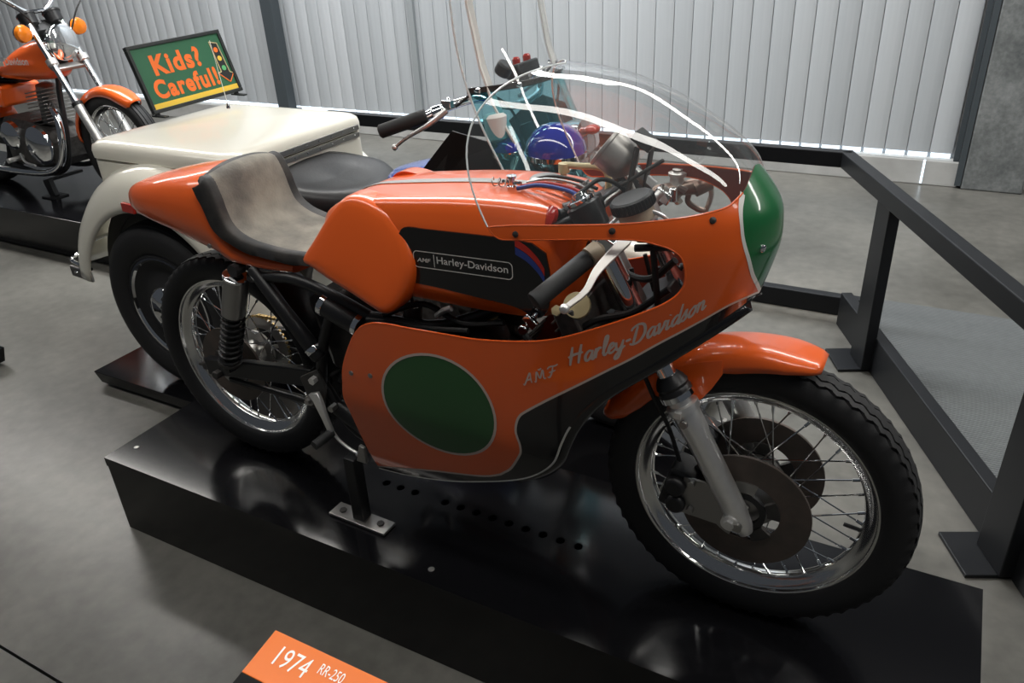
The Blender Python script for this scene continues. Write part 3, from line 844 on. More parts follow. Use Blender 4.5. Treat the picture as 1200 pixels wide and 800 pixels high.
# ---- fuel tank
TT = [(.405, .760), (.45, .806), (.52, .842), (.60, .857), (.68, .867), (.76, .876), (.84, .882), (.92, .884), (.98, .880), (1.02, .868), (1.045, .845)]
TB = [(.405, .735), (.45, .690), (.52, .668), (.62, .660), (.70, .660), (.92, .662), (1.0, .672), (1.045, .700)]
TW = [(.405, .050), (.44, .085), (.50, .112), (.60, .131), (.95, .131), (1.01, .118), (1.045, .085)]
def tank_sec(x):
    zt, zb, w = sitp(TT, x), sitp(TB, x), sitp(TW, x); h = zt - zb
    half = [(0, 1.012), (.30, 1.010), (.55, 1.004), (.72, .992), (.82, .975), (.875, .940), (.915, .87), (.955, .80), (.985, .72), (1.0, .60), (1.0, .45), (1.0, .30), (1.0, .16), (.985, .06), (.94, .01), (.80, 0), (.4, 0), (0, 0)]
    L = [Vector((x, -w * a, zb + h * b)) for a, b in half]
    R = [Vector((x, w * a, zb + h * b)) for a, b in reversed(half[1:-1])]
    return L + R
xs = [.405 + (1.045 - .405) * k / 48 for k in range(49)]
tank = obj('fuel_tank', MB().loft([tank_sec(x) for x in xs]), M_ORANGE, bike, smooth=50)
def side_patch(poly, y, thick, n=10):
    """flat plate on the tank side with the outline poly (x, z)"""
    s = 1 if y > 0 else -1
    return MB().prism([(a, y, b) for a, b in poly], (0, s * thick, 0))
bpoly2 = sp2([(.672, .790), (.692, .8155), (.74, .8185), (.806, .821), (.87, .823), (.936, .824), (.975, .822)], 4) + sp2([(1.003, .806), (1.010, .76), (1.006, .70), (.990, .676), (.973, .673)], 4) + sp2([(.950, .683), (.923, .689), (.847, .693), (.760, .698), (.687, .699), (.640, .700)], 4)
for s in (-1, 1):
    pn = obj('tank_side_panel', side_patch(bpoly2, s * .1305, .004), M_BLACKP, tank, smooth=30)
    for (m_, off) in ((M_REDW, 0), (M_BLUEW, -.016)):  # blurred red and blue reflections in the black panel, painted as stripes
        P = spline([(.945, 0, .818 + off), (.970, 0, .806 + off), (.992, 0, .786 + off), (1.004, 0, .768 + off)], 6)
        mb = MB(); vs = []
        for p in P: vs += [Vector((p.x - .004, s * .1350, p.z + .009)), Vector((p.x - .004, s * .1350, p.z - .006))]
        mb.add(vs, [(2 * i, 2 * i + 1, 2 * i + 3, 2 * i + 2) for i in range(len(P) - 1)])
        obj('stripe', mb, m_, pn, smooth=0)
# maker's badge on the near side panel
ylg = -.1352
def rrect(x0, x1, z0, z1, r, n=6):
    out = []
    for cx_, cz_, a0 in ((x1 - r, z1 - r, 0), (x0 + r, z1 - r, 90), (x0 + r, z0 + r, 180), (x1 - r, z0 + r, 270)):
        for k in range(n + 1):
            a = radians(a0 + 90 * k / n); out.append((cx_ + r * cos(a), cz_ + r * sin(a)))
    return out
def slope(x): return (x - .82) * .034
ba = rrect(.708, .934, .739, .775, .010); bb = rrect(.7098, .9322, .7408, .7732, .0085)
mb = MB(); n = len(ba)
mb.add([(x, ylg, z + slope(x)) for x, z in ba] + [(x, ylg, z + slope(x)) for x, z in bb], [(i, (i + 1) % n, n + (i + 1) % n, n + i) for i in range(n)])
near_panel = [o for o in tank.children if o.name.startswith('tank_side_panel')][0]
obj('badge_border', mb, M_WHITE, near_panel, smooth=0)
text_on('badge_lettering', 'Harley-Davidson', (.764, ylg + .001, .7475 + slope(.764)), (1, 0, .034), (0, 0, 1), .160, .0195, M_WHITE, near_panel, bold=.008)
text_on('badge_lettering', 'AMF', (.7165, ylg + .001, .7515 + slope(.72)), (1, 0, .034), (0, 0, 1), .033, .0085, M_WHITE, near_panel, shear=.2, bold=.02)
obj('badge_divider', MB().box((.7575, ylg, .7568 + slope(.757)), (.0012, .0006, .026)), M_WHITE, near_panel, smooth=0)
# knee bulge of the tank
KP = [(.412, .709), (.448, .757), (.487, .808), (.516, .840), (.540, .856), (.572, .859), (.612, .850), (.655, .832), (.690, .799), (.708, .760), (.712, .728), (.702, .690), (.682, .656), (.654, .634), (.622, .640), (.560, .662), (.490, .684), (.44, .698)]
KP = [(v.x, v.y) for v in spline([(a, b, 0) for a, b in KP], 4, closed=True)]
kc = (sum(p[0] for p in KP) / len(KP), sum(p[1] for p in KP) / len(KP))
for s in (-1, 1):
    rings = []
    for sc_, yy in ((1.0, .105), (1.0, .138), (.988, .146), (.965, .152), (.92, .1565), (.82, .1595), (.6, .1615), (.3, .1625), (.02, .163)):
        ring = []
        for a, b in KP:
            x_, z_ = kc[0] + (a - kc[0]) * sc_, kc[1] + (b - kc[1]) * sc_
            yk = yy + .012 - .27 * (z_ - .68) - .012 * max(0, min(1, (.50 - x_) / .09))
            ring.append(Vector((x_, s * yk, z_)))
        rings.append(ring)
    obj('knee_panel', MB().loft(rings), M_ORANGE, tank, smooth=60)
stp = MB(); secs = []  # grey band laid along the tank top to imitate a reflection
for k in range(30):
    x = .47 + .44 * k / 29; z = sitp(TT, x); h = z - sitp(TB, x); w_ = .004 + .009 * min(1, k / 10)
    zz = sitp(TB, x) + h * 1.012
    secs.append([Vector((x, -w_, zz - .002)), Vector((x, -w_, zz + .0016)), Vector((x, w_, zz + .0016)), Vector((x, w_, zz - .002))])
obj('tank_reflection_band', stp.loft(secs), M_STEEL, tank, smooth=30)
# filler, vent spring and cables on top of the tank
obj('filler_cap', MB().lathe((.93, .02, .884), (0, 0, 1), [(.032, 0), (.032, .010), (.027, .014), (.001, .015)], 28), M_STEEL, tank)
obj('vent_tap', MB().lathe((.885, -.035, .885), (0, 0, 1), [(.011, 0), (.011, .006), (.006, .008), (.006, .020), (.010, .021), (.010, .026), (.001, .027)], 12).cyl((.865, -.035, .897), (.905, -.035, .897), .004, n=8), M_CHROME, tank)
cp = [(.84 + .0030 * k, -.035 + .010 * cos(k * 1.3), .895 + .008 * sin(k * 1.3)) for k in range(13)]
obj('vent_spring', MB().tube(spline(cp, 4), .0012, 6), M_STEEL, tank)
for (m_, yo, r) in ((M_BLUEW, -.050, .0042), (M_REDW, -.034, .0035), (M_STEEL, -.010, .003), (M_WIRE, .010, .0035)):
    obj('cable', MB().tube(spline([(.905, yo, .892), (.955, yo - .006, .905), (1.01, yo - .010, .903), (1.05, yo - .02, .895)], 6), r, 8), m_, tank)
obj('breather_pipe', MB().tube(spline([(.955, .05, .888), (.955, .05, .912), (.99, .055, .914), (1.03, .055, .915), (1.045, .055, .90), (1.045, .055, .87)], 5), .0065, 10).cyl((.955, .05, .900), (.955, .05, .918), .011), M_CREAMPL, tank)

# ---- tail and seat
TS = [(-.274, .012, .748, .738), (-.262, .045, .768, .722), (-.235, .068, .784, .713), (-.19, .088, .800, .705), (-.12, .105, .818, .696), (-.05, .116, .834, .686), (.03, .125, .848, .668), (.075, .128, .853, .658), (.105, .129, .848, .652),
      (.125, .129, .81, .650), (.142, .128, .74, .648), (.170, .127, .700, .646), (.235, .125, .688, .645), (.29, .120, .683, .645), (.345, .112, .680, .646)]
secs = []
for x, w, zt, zb in TS:
    ring = []
    for k in range(32):
        a = 2 * pi * k / 32; ca, sa = cos(a), sin(a)
        ex = .62
        yy = w * math.copysign(abs(ca) ** ex, ca); zc = zb + (zt - zb) * .42
        zz = zc + ((zt - zc) if sa > 0 else (zc - zb)) * math.copysign(abs(sa) ** (.72 if sa > 0 else .6), sa)
        ring.append(Vector((x, yy, zz)))
    secs.append(ring)
tail = obj('tail_unit', MB().loft(secs), M_ORANGE, bike, smooth=45)
obj('rivet', MB().lathe((.105, -.1275, .690), (0, -1, 0), [(.006, -.002), (.0055, .002), (.0001, .003)], 12), M_STEEL, tail)
SP = spline([(.092, 0, .846), (.108, 0, .861), (.134, 0, .866), (.155, 0, .852), (.163, 0, .815), (.170, 0, .775), (.186, 0, .740), (.220, 0, .717), (.27, 0, .706), (.335, 0, .700), (.40, 0, .700)], 4)
def pad(i, t, lift=0.0):
    p = SP[i]; a = SP[max(0, i - 1)]; b = SP[min(len(SP) - 1, i + 1)]
    tg = (b - a).normalized(); n = Vector((-tg.z, 0, tg.x))
    f = i / (len(SP) - 1)
    w = sitp([(0, .098), (.15, .108), (.3, .114), (.5, .118), (.75, .115), (1, .098)], f)
    h = sitp([(0, -.024), (.25, -.016), (.45, .004), (.65, -.002), (1, -.006)], f) * t * t + lift
    return p + n * h + Vector((-.016 * t * t * sitp([(0, .4), (.3, 1), (.55, 1), (.8, 0), (1, 0)], f), w * t, 0))
mb = MB(); mb.loft([[pad(i, -1 + 2 * j / 16) for j in range(17)] for i in range(len(SP))], ring=False)
sp_ = obj('seat_pad', mb, M_SUEDE, bike, smooth=60); solid(sp_, .010, offset=0)
for s in (-1, 1):
    mb = MB(); secs = []
    for i in range(len(SP)):
        e = pad(i, s); a = SP[max(0, i - 1)]; b = SP[min(len(SP) - 1, i + 1)]
        tg = (b - a).normalized(); n = Vector((-tg.z, 0, tg.x))
        wd = sitp([(0, .018), (.15, .026), (.5, .022), (.7, .004), (1, .002)], i / (len(SP) - 1)) + .002 * sin(i * .9)
        secs.append([pad(i, s * .84) + n * .004, e + n * .010 + Vector((0, s * .004, 0)), e + n * .004 + Vector((0, s * .012, 0)), e - n * .016 + Vector((0, s * .0155, 0)), e - n * (.016 + wd) + Vector((0, s * .013, 0)), e - n * (.018 + wd) + Vector((0, -s * .006, 0))])
    mb.loft(secs, ring=True)
    obj('seat_border', mb, M_PIPING, sp_, smooth=60)
mb = MB(); secs = []
for j in range(17):
    t = -1 + 2 * j / 16
    secs.append([pad(9, t) + Vector((.003, 0, .001)), pad(6, t) + Vector((.003, 0, .009)), pad(3, t) + Vector((-.003, 0, .010)), pad(0, t) + Vector((-.014, 0, -.002)), pad(0, t) + Vector((-.012, 0, -.024)), pad(3, t) + Vector((0, 0, -.02))])
mb.loft(secs); obj('seat_border', mb, M_PIPING, sp_, smooth=60)

# ---- frame
def tubes(name, lists, r, m, parent, n=12):
    mb = MB()
    for L in lists: mb.tube(spline(L, 5) if len(L) > 2 else L, r, n)
    return obj(name, mb, m, parent)
for s in (-1, 1):
    fr = tubes('frame_tube', [[(.20, s * .108, .618), (.34, s * .116, .640), (.45, s * .118, .622), (.56, s * .116, .585)], [(.56, s * .116, .585), (.75, s * .11, .60), (.95, s * .08, .70), (1.06, s * .035, .80)]], .0135, M_BLACK, bike)
    tubes('frame_tube', [[(.37, s * .115, .36), (.40, s * .115, .48), (.46, s * .115, .60)]], .0135, M_BLACK, bike)
    tubes('frame_tube', [[(.37, s * .105, .36), (.45, s * .10, .24), (.62, s * .095, .215), (.88, s * .09, .24), (1.02, s * .06, .42), (1.09, s * .03, .66)]], .0135, M_BLACK, bike)
    tubes('frame_tube', [[(.235, s * .108, .628), (.375, s * .112, .435)]], .014, M_BLACK, bike)
    # swing arm: box section with a lower brace
    sw = obj('swing_arm', MB().bar((-.05, s * .098, .313), (.340, s * .098, .368), .024, .050).bar((.02, s * .098, .285), (.30, s * .098, .285), .012, .014).bar((.30, s * .098, .285), (.35, s * .098, .35), .012, .016), M_BLACK, bike, bevel=.004)
    obj('axle_adjuster', MB().bar((-.068, s * .098, .310), (-.03, s * .098, .315), .020, .022).cyl((-.0, s * .06, .305), (0, s * .128, .305), .013, n=6).cyl((-.09, s * .098, .307), (-.06, s * .098, .311), .0045), M_DARKMET, sw, bevel=.003)
    # shock absorber
    p0 = Vector((.062, s * .122, .345)); p1 = Vector((.175, s * .122, .640)); d = (p1 - p0)
    sh = obj('shock_absorber', MB().tube([p0, p0 + d * .5], .018, 20).tube([p0 + d * .45, p1], .009, 14).cyl(p1 - Vector((0, .016, 0)), p1 + Vector((0, .016, 0)), .015).cyl(p0 - Vector((0, .016, 0)), p0 + Vector((0, .016, 0)), .015), M_BLACK, bike)
    obj('shock_shroud', MB().lathe(p0 + d * .56, d, [(.020, 0), (.0295, .004), (.0305, .118), (.026, .121), (.010, .122)], 28), M_STEEL, sh)
    obj('shroud_rim', MB().lathe(p0 + d * .56, d, [(.0296, .112), (.0325, .114), (.0325, .120), (.0290, .122)], 28), M_CHROME, sh)
    turns = 9; cp = []
    e1 = d.normalized().orthogonal().normalized(); e2 = d.normalized().cross(e1)
    for k in range(turns * 12 + 1):
        a = 2 * pi * k / 12
        cp.append(p0 + d * (.06 + .52 * k / (turns * 12)) + (e1 * cos(a) + e2 * sin(a)) * .0265)
    obj('coil_spring', MB().tube(cp, .0042, 7), M_BLACK, sh)
    obj('spring_seat', MB().lathe(p0 + d * .05, d, [(.018, 0), (.030, .002), (.030, .010), (.018, .014)], 24), M_DARKMET, sh)
disc((0, 0, WR), -.060, .110, .060, bike)
spro = obj('rear_sprocket', MB().lathe((0, .062, WR), (0, 1, 0), [(.055, -.003), (.088, -.003), (.088, .003), (.055, .003)], 48, closed=True), M_STEEL, bike)
mb = MB()
for k in range(44):
    a = 2 * pi * k / 44; mb.box((.090 * cos(a), .062, WR + .090 * sin(a)), (.008, .005, .006), Matrix.Rotation(-a, 3, 'Y'))
obj('sprocket_teeth', mb, M_GOLD, spro, smooth=0)
# chain runs
ch = []
for zz, z2 in ((.093, .035), (-.093, -.035)):
    for k in range(34):
        t = k / 33; ch.append((Vector((0, .062, WR + zz)).lerp(Vector((.46, .062, .385 + z2)), t)))
mb = MB()
for p in ch: mb.box(p, (.010, .010, .008))
obj('drive_chain', mb, M_GOLD, spro, smooth=0)
obj('axle', MB().cyl((0, -.125, WR), (0, .125, WR), .009), M_STEEL, bike)
obj('axle', MB().cyl((BL, -.13, WR), (BL, .13, WR), .009), M_STEEL, bike)
# inner rear mudguard
mg = fender_mesh((0, 0, WR), .335, 55, 5, lambda t: .060, lambda t: .03, 24)
solid(obj('inner_mudguard', mg, M_BLACK, bike, smooth=60), .002, offset=0)
# silencers with bright clamp bands
def silencer(p0, p1, r0, r1, b0, b1):
    p0, p1 = Vector(p0), Vector(p1); d = p1 - p0
    o = obj('silencer', MB().lathe(p0, d, [(.006, -.002), (r0 * .8, 0), (r0, .006), (r1, d.length - .006), (r1 * .8, d.length), (.006, d.length + .002)], 26), M_BLACK, bike)
    for b, r in ((b0, r0 * 1.06), (b1, r1 * 1.06)):
        if b is None: continue
        p = p0 + d * b
        obj('clamp_band', MB().lathe(p, d, [(r * .97, -.007), (r, -.006), (r, .006), (r * .97, .007)], 26), M_CHROME, o)
    return o
silencer((.435, -.128, .600), (.545, -.128, .562), .0255, .0265, .06, .90)
silencer((.225, -.122, .650), (.395, -.125, .448), .014, .020, None, .90)
silencer((.435, .128, .600), (.545, .128, .562), .0255, .0265, .06, .90)
# dark battery/oil tank box and seat struts
obj('oil_tank', MB().box((.42, 0, .50), (.12, .17, .20), Matrix.Rotation(radians(-14), 3, 'Y')), M_DARKMET, bike, bevel=.02)

# ---- engine: crankcase, two finned cylinders, carburettors
eng = obj('engine', MB().loft([[Vector((x, y * w, z)) for y, z in ((-1, zb + .02), (-1, zt - .03), (-.8, zt), (.8, zt), (1, zt - .03), (1, zb + .02), (.8, zb), (-.8, zb))] for x, w, zb, zt in
      ((.47, .10, .27, .42), (.50, .12, .25, .47), (.60, .13, .23, .48), (.74, .13, .235, .47), (.84, .12, .25, .43), (.88, .09, .29, .39))]), M_ENGINE, bike, smooth=30, bevel=.006)
obj('clutch_cover', MB().lathe((.62, -.125, .345), (0, -1, 0), [(.085, 0), (.082, .018), (.070, .026), (.001, .028)], 40), M_ENGINE, eng)
obj('generator_cover', MB().lathe((.78, -.12, .33), (0, -1, 0), [(.062, 0), (.060, .018), (.050, .024), (.001, .025)], 36), M_ENGINE, eng)
for yc in (-.070, .070):
    ax = Vector((.42, 0, .91)).normalized(); b0 = Vector((.76, yc, .44))
    cyl_ = obj('cylinder', MB().lathe(b0, ax, [(.045, 0), (.045, .135), (.05, .137), (.05, .165), (.028, .178), (.001, .18)], 28), M_ENGINE, eng)
    for k in range(8):
        s0 = b0 + ax * (.018 + .0165 * k); R = ax.to_track_quat('Z', 'Y').to_matrix()
        obj('cooling_fin', MB().box(s0, (.128, .122, .004), R), M_ENGINE, cyl_, smooth=0, bevel=.0015)
    obj('spark_plug', MB().cyl(b0 + ax * .175, b0 + ax * .205, .007, n=6).cyl(b0 + ax * .200, b0 + ax * .232, .011), M_CREAMPL, cyl_)
    carb = obj('carburettor', MB().lathe((.655, yc * 1.25, .555), (-1, 0, .22), [(.026, -.05), (.026, .0), (.032, .004), (.032, .03), (.024, .036), (.024, .055), (.034, .075)], 24).box((.648, yc * 1.25, .53), (.046, .046, .05)).cyl((.648, yc * 1.25, .56), (.655, yc * 1.25, .622), .021), M_STEEL, eng)
    obj('carb_cable', MB().tube(spline([(.655, yc * 1.25, .62), (.66, yc * 1.2, .645), (.72, yc * 1.0, .655), (.82, yc, .65), (.95, yc * .8, .68)], 5), .0035, 7), M_WIRE, carb)
    obj('exhaust_pipe', MB().tube(spline([(.80, yc, .47), (.90, yc, .46), (.95, yc * 1.15, .38), (.90, yc * 1.2, .28), (.74, yc * 1.2, .24), (.55, yc * 1.3, .235), (.40, yc * 1.45, .30)], 6), [.022 + .020 * sin(pi * k / 36) for k in range(37)], 16), M_BLACK, eng)
# bits seen between tank and fairing
obj('fuel_tap', MB().cyl((.985, -.125, .690), (.955, -.150, .640), .006).box((.975, -.150, .672), (.030, .010, .018), Matrix.Rotation(.7, 3, 'Y')).cyl((.962, -.15, .655), (.962, -.162, .655), .010, n=8), M_CHROME, tank, bevel=.002)
obj('fuel_tap', MB().tube(spline([(.74, -.120, .625), (.765, -.128, .645), (.785, -.130, .655)], 4), .0065, 10), M_SILVER, tank)
obj('filler_plug', MB().lathe((1.062, -.13, .712), (.25, -.75, .55), [(.024, -.006), (.026, 0), (.024, .008), (.001, .012)], 22).lathe((1.03, -.145, .703), (.1, -.9, .4), [(.010, 0), (.010, .01), (.001, .012)], 6), M_CREAMPL, eng)
rad = obj('radiator', MB().box((1.075, -.02, .625), (.045, .26, .17), Matrix.Rotation(radians(-24), 3, 'Y')), M_ENGINE, bike, bevel=.005)
for k in range(9):
    obj('radiator_fin', MB().box(Vector((1.046, -.02, .612)) + Matrix.Rotation(radians(-24), 3, 'Y') @ Vector((0, 0, -.068 + .017 * k)), (.006, .25, .003), Matrix.Rotation(radians(-24), 3, 'Y')), M_STEEL, rad, smooth=0)
for L in ([(1.02, -.12, .62), (1.05, -.14, .65), (1.10, -.13, .69), (1.17, -.13, .72), (1.23, -.12, .77)], [(1.08, -.06, .80), (1.13, -.07, .765), (1.19, -.10, .775), (1.235, -.11, .82)],
          [(.95, -.13, .63), (1.0, -.15, .60), (1.05, -.16, .585)], [(.56, -.13, .585), (.64, -.14, .595), (.72, -.14, .60), (.82, -.13, .61)], [(.60, -.12, .60), (.70, -.11, .64), (.80, -.12, .62), (.9, -.12, .64)]):
    obj('hose', MB().tube(spline(L, 6), .0065, 8), M_WIRE, bike)
# fairing stay inside the nose
obj('fairing_stay', MB().tube(spline([(1.13, -.11, .70), (1.20, -.13, .715), (1.255, -.11, .755), (1.265, -.10, .81), (1.235, -.12, .845), (1.17, -.13, .84)], 6), .0065, 8).tube([(1.215, -.126, .725), (1.20, -.125, .842)], .006, 8).tube([(1.262, -.10, .79), (1.262, .10, .79)], .0065, 8), M_BLACK, bike)
obj('fairing_stay', MB().tube(spline([(1.13, .11, .70), (1.20, .13, .715), (1.255, .11, .755), (1.265, .10, .81)], 6), .0065, 8), M_BLACK, bike)

# ---- cockpit
for s in (-1, 1):
    i0 = Vector((1.115, s * .102, .846)); g0 = Vector((1.103, s * .165, .828)); g1 = Vector((1.040, s * .272, .771))
    dd = (g1 - g0).normalized()
    hb = obj('handlebar', MB().tube([i0, g0, g0 + dd * .03], .011, 14).lathe(fpt(s * .102, .568), FD, [(.020, 0), (.030, .002), (.030, .030), (.020, .032)], 22), M_SILVER, bike)
    obj('handgrip', MB().lathe(g0 + dd * .004, dd, [(.0135, 0), (.0165, .003), (.0165, .112), (.0175, .116), (.0165, .122), (.010, .124)], 22), M_GRIP, hb)
    obj('grip_collar', MB().lathe(g0 - dd * .022, dd, [(.012, 0), (.0175, .002), (.0175, .024), (.012, .026)], 22), M_BEIGE if s < 0 else M_STEEL, hb)
    obj('lever_perch', MB().box(g0 - dd * .030 + Vector((.012, 0, .006)), (.036, .030, .024), Matrix.Rotation(.5, 3, 'Y')).cyl(g0 - dd * .03 + Vector((.03, 0, -.006)), g0 - dd * .03 + Vector((.03, 0, .022)), .008), M_CHROME, hb, bevel=.003)
    # lever blade, ball ended
    r0 = Vector((1.163, s * .150, .862)); r1 = Vector((1.135, s * .205, .825)); r2 = Vector((1.112, s * .288, .786))
    blade = spline([r0, r1, (r1 + r2) / 2 + Vector((.006, 0, -.004)), r2], 7)
    secs = []
    for i, p in enumerate(blade):
        t = i / (len(blade) - 1); w = .0060 * (1 - t) ** 1.3 + .0046; h = .0038
        u = Vector((.5, 0, .86)); sdv = Vector((.86, s * .35, -.5)).normalized()
        secs.append([p + sdv * w + u * h, p - sdv * w + u * h, p - sdv * w - u * h, p + sdv * w - u * h])
    lv = obj('brake_lever', MB().loft(secs), M_SATIN, hb, smooth=40, bevel=.0015)
    obj('lever_ball', MB().ball(r2, .0085, 14, 10), M_SILVER, lv)
# tachometer: grey cup with bracket
ta = Vector((-.78, -.10, .62)).normalized(); tc0 = Vector((1.095, -.005, .952))
tach = obj('tachometer', MB().lathe(tc0, ta, [(.012, -.028), (.026, -.020), (.034, -.010), (.037, .0), (.038, .032), (.041, .034), (.041, .039), (.035, .040)], 36), M_SATIN, bike)
obj('dial_face', MB().lathe(tc0 + ta * .0395, ta, [(.0005, 0), (.035, 0), (.035, .0006), (.0005, .0006)], 32), M_WHITE, tach)
obj('tach_drive', MB().cyl(tc0 - ta * .03, tc0 - ta * .055, .009).cyl(tc0 - ta * .05, tc0 - ta * .075, .012, n=6), M_SILVER, tach)
obj('tach_bracket', MB().bar(tc0 + Vector((.036, -.02, .03)), tc0 + Vector((.030, -.06, -.07)), .022, .004, (1, 0, 0)).bar(tc0 + Vector((.05, .02, .03)), tc0 + Vector((.045, -.01, -.07)), .022, .004, (1, 0, 0)).box(tc0 + Vector((.045, -.008, .040)), (.040, .035, .018), Matrix.Rotation(.6, 3, 'Y')).cyl(tc0 + Vector((.02, -.055, -.03)), tc0 + Vector((.085, -.02, .012)), .0035), M_DARKMET, tach, bevel=.002)
# brake fluid reservoir with knurled black cap
ra = Vector((-.30, -.12, .94)).normalized(); rc = Vector((1.172, -.120, .885))
res = obj('brake_reservoir', MB().lathe(rc, ra, [(.001, -.001), (.026, 0), (.031, .004), (.031, .030), (.001, .031)], 32), M_BEIGE, bike)
prof = [(.036, 0), (.0365, .018), (.033, .021), (.001, .022)]
obj('reservoir_cap', MB().lathe(rc + ra * .024, ra, prof, 40), M_BLACK, res, smooth=25)
mb = MB(); e1 = ra.orthogonal().normalized(); e2 = ra.cross(e1)
for k in range(36):
    a = 2 * pi * k / 36; p = rc + ra * .033 + (e1 * cos(a) + e2 * sin(a)) * .0368
    mb.box(p, (.0025, .0025, .015), ra.to_track_quat('Z', 'Y').to_matrix())
stuff(obj('cap_knurling', mb, M_BLACK, res, smooth=0))
obj('master_cylinder', MB().cyl((1.215, -.150, .870), (1.165, -.10, .862), .014).box((1.20, -.14, .876), (.045, .030, .030), Matrix.Rotation(.3, 3, 'Z')), M_BLACK, res, bevel=.004)
for L, r, m_ in (([(1.05, -.09, .91), (1.08, -.06, .93), (1.12, -.05, .91), (1.15, -.07, .87)], .004, M_WIRE), ([(1.06, .05, .90), (1.09, .02, .92), (1.12, .0, .89), (1.14, -.02, .83)], .004, M_SATIN), ([(1.10, -.02, .90), (1.08, -.05, .88), (1.09, -.10, .84), (1.11, -.14, .80)], .0035, M_STEEL),
              ([(1.12, -.16, .87), (1.16, -.13, .905), (1.21, -.12, .90), (1.24, -.10, .86)], .0035, M_SILVER)):
    obj('cable', MB().tube(spline(L, 6), r, 8), m_, bike)
sd_ = obj('steering_damper', MB().cyl((1.02, -.085, .868), (1.075, -.045, .885), .019).cyl((1.00, -.10, .862), (1.02, -.085, .868), .011).lathe((1.005, -.10, .868), (-.3, -.8, .3), [(.014, -.003), (.014, .004), (.001, .006)], 14), M_BLACK, bike)
obj('damper_cap', MB().lathe((1.0, -.105, .866), (-.5, -.6, .35), [(.020, -.004), (.020, .003), (.012, .006), (.001, .007)], 20), M_RED, sd_)
# far clutch side reservoir visible through the screen
pc = obj('clutch_perch', MB().tube(spline([(1.095, .150, .842), (1.14, .175, .848), (1.185, .195, .856)], 4), [.012, .015, .016, .016, .015, .014, .015, .017, .015], 14).cyl((1.175, .185, .850), (1.20, .205, .862), .017), M_BRONZE, bike)
obj('clutch_reservoir', MB().lathe((1.142, .178, .858), (0, 0, 1), [(.014, 0), (.014, .016), (.018, .018), (.018, .024), (.010, .027), (.010, .031), (.001, .032)], 22), M_SATIN, pc)
obj('clutch_lever', MB().tube(spline([(1.195, .205, .868), (1.200, .225, .83), (1.185, .240, .785), (1.165, .250, .76)], 5), .0055, 8), M_SATIN, pc)
obj('lever_link', MB().tube(spline([(1.165, .19, .842), (1.160, .20, .818), (1.175, .215, .800), (1.190, .22, .795)], 5), .006, 8), M_BRONZE, pc)

# ---- footrest, brake pedal and stand bracket on the near side
for s in (-1, 1):
    fp_ = obj('footrest_plate', MB().prism([(.325, s * .128, .385), (.385, s * .128, .420), (.405, s * .128, .37), (.385, s * .128, .31), (.345, s * .128, .30)], (0, s * .008, 0)), M_DARKMET, bike, bevel=.002)
    obj('pivot_bolt', MB().cyl((.352, s * .134, .330), (.352, s * .148, .330), .013, n=18).cyl((.352, s * .148, .330), (.352, s * .156, .330), .008, n=6), M_STEEL, fp_)
    obj('pivot_bolt', MB().cyl((.375, s * .134, .392), (.375, s * .150, .392), .010, n=6), M_SILVER, fp_)
    secs = []
    for p, w, h in (((.372, .146, .358), .016, .006), ((.385, .150, .345), .014, .006), ((.400, .152, .300), .010, .005), ((.414, .154, .262), .008, .005)):
        p = Vector((p[0], s * p[1], p[2])); u = Vector((.9, 0, .35))
        secs.append([p + u * w + Vector((0, h, 0)), p - u * w + Vector((0, h, 0)), p - u * w - Vector((0, h, 0)), p + u * w - Vector((0, h, 0))])
    obj('pedal_arm', MB().loft(secs), M_SILVER, fp_, bevel=.002)
    obj('foot_peg', MB().cyl((.412, s * .150, .256), (.402, s * .205, .250), .012, n=14), M_GRIP, fp_)
    obj('brake_rod', MB().tube(spline([(.414, s * .150, .262), (.430, s * .150, .240), (.455, s * .148, .222), (.485, s * .146, .210)], 5), .0042, 8).cyl((.478, s * .146, .213), (.50, s * .146, .204), .0075, n=6), M_SILVER, fp_)
    obj('rod_bracket', MB().prism([(.485, s * .15, .20), (.515, s * .15, .20), (.515, s * .15, .245), (.50, s * .15, .25)], (0, s * .01, 0)), M_STEEL, fp_, bevel=.002)
    obj('bolt', MB().cyl((.42, s * .13, .325), (.42, s * .15, .325), .009, n=6), M_STEEL, fp_)

# ---- display stand under the bike
st = thing('display_stand', (.46, -.10, 0), 'dark steel display stand bolted under the racing motorcycle', 'stand')
obj('foot_plate', MB().bar((.372, -.150, .005), (.552, -.155, .005), .048, .008), M_STEEL, st, smooth=0, bevel=.001)
for bx_ in (.402, .522): obj('bolt', MB().lathe((bx_, -.152, .009), (0, 0, 1), [(.0095, 0), (.0095, .005), (.004, .006), (.001, .006)], 6), M_DARKMET, st)
obj('post', MB().bar((.462, -.150, .009), (.462, -.148, .20), .034, .034, (0, 1, 0)), M_BLACK, st, smooth=0, bevel=.003)

# ================================================================== CREAM THREE-WHEELER
TY = .80; TZ = -.20
tk = thing('three_wheeler', (0, TY, TZ), 'cream three-wheeled motorcycle with rear cargo box, black saddle and tall windshield', 'three-wheeler')
def rbox(x0, x1, y0, y1, r, z, n=7):
    out = []
    for cx_, cy_, a0 in ((x1 - r, y1 - r, 0), (x0 + r, y1 - r, 90), (x0 + r, y0 + r, 180), (x1 - r, y0 + r, 270)):
        for k in range(n + 1):
            a = radians(a0 + 90 * k / n); out.append(Vector((cx_ + r * cos(a), cy_ + r * sin(a), z)))
    return out
bx0, bx1, by0, by1 = -1.165, -.43, .450, 1.150
body = obj('cargo_box', MB().loft([rbox(bx0 - .02, bx1, by0 + .01, by1 - .01, .05, .10), rbox(bx0 - .01, bx1, by0 + .004, by1 - .004, .06, .30), rbox(bx0, bx1, by0, by1, .06, .50), rbox(bx0, bx1, by0, by1, .06, .640)]), M_CREAM, tk, smooth=40, bevel=.004)
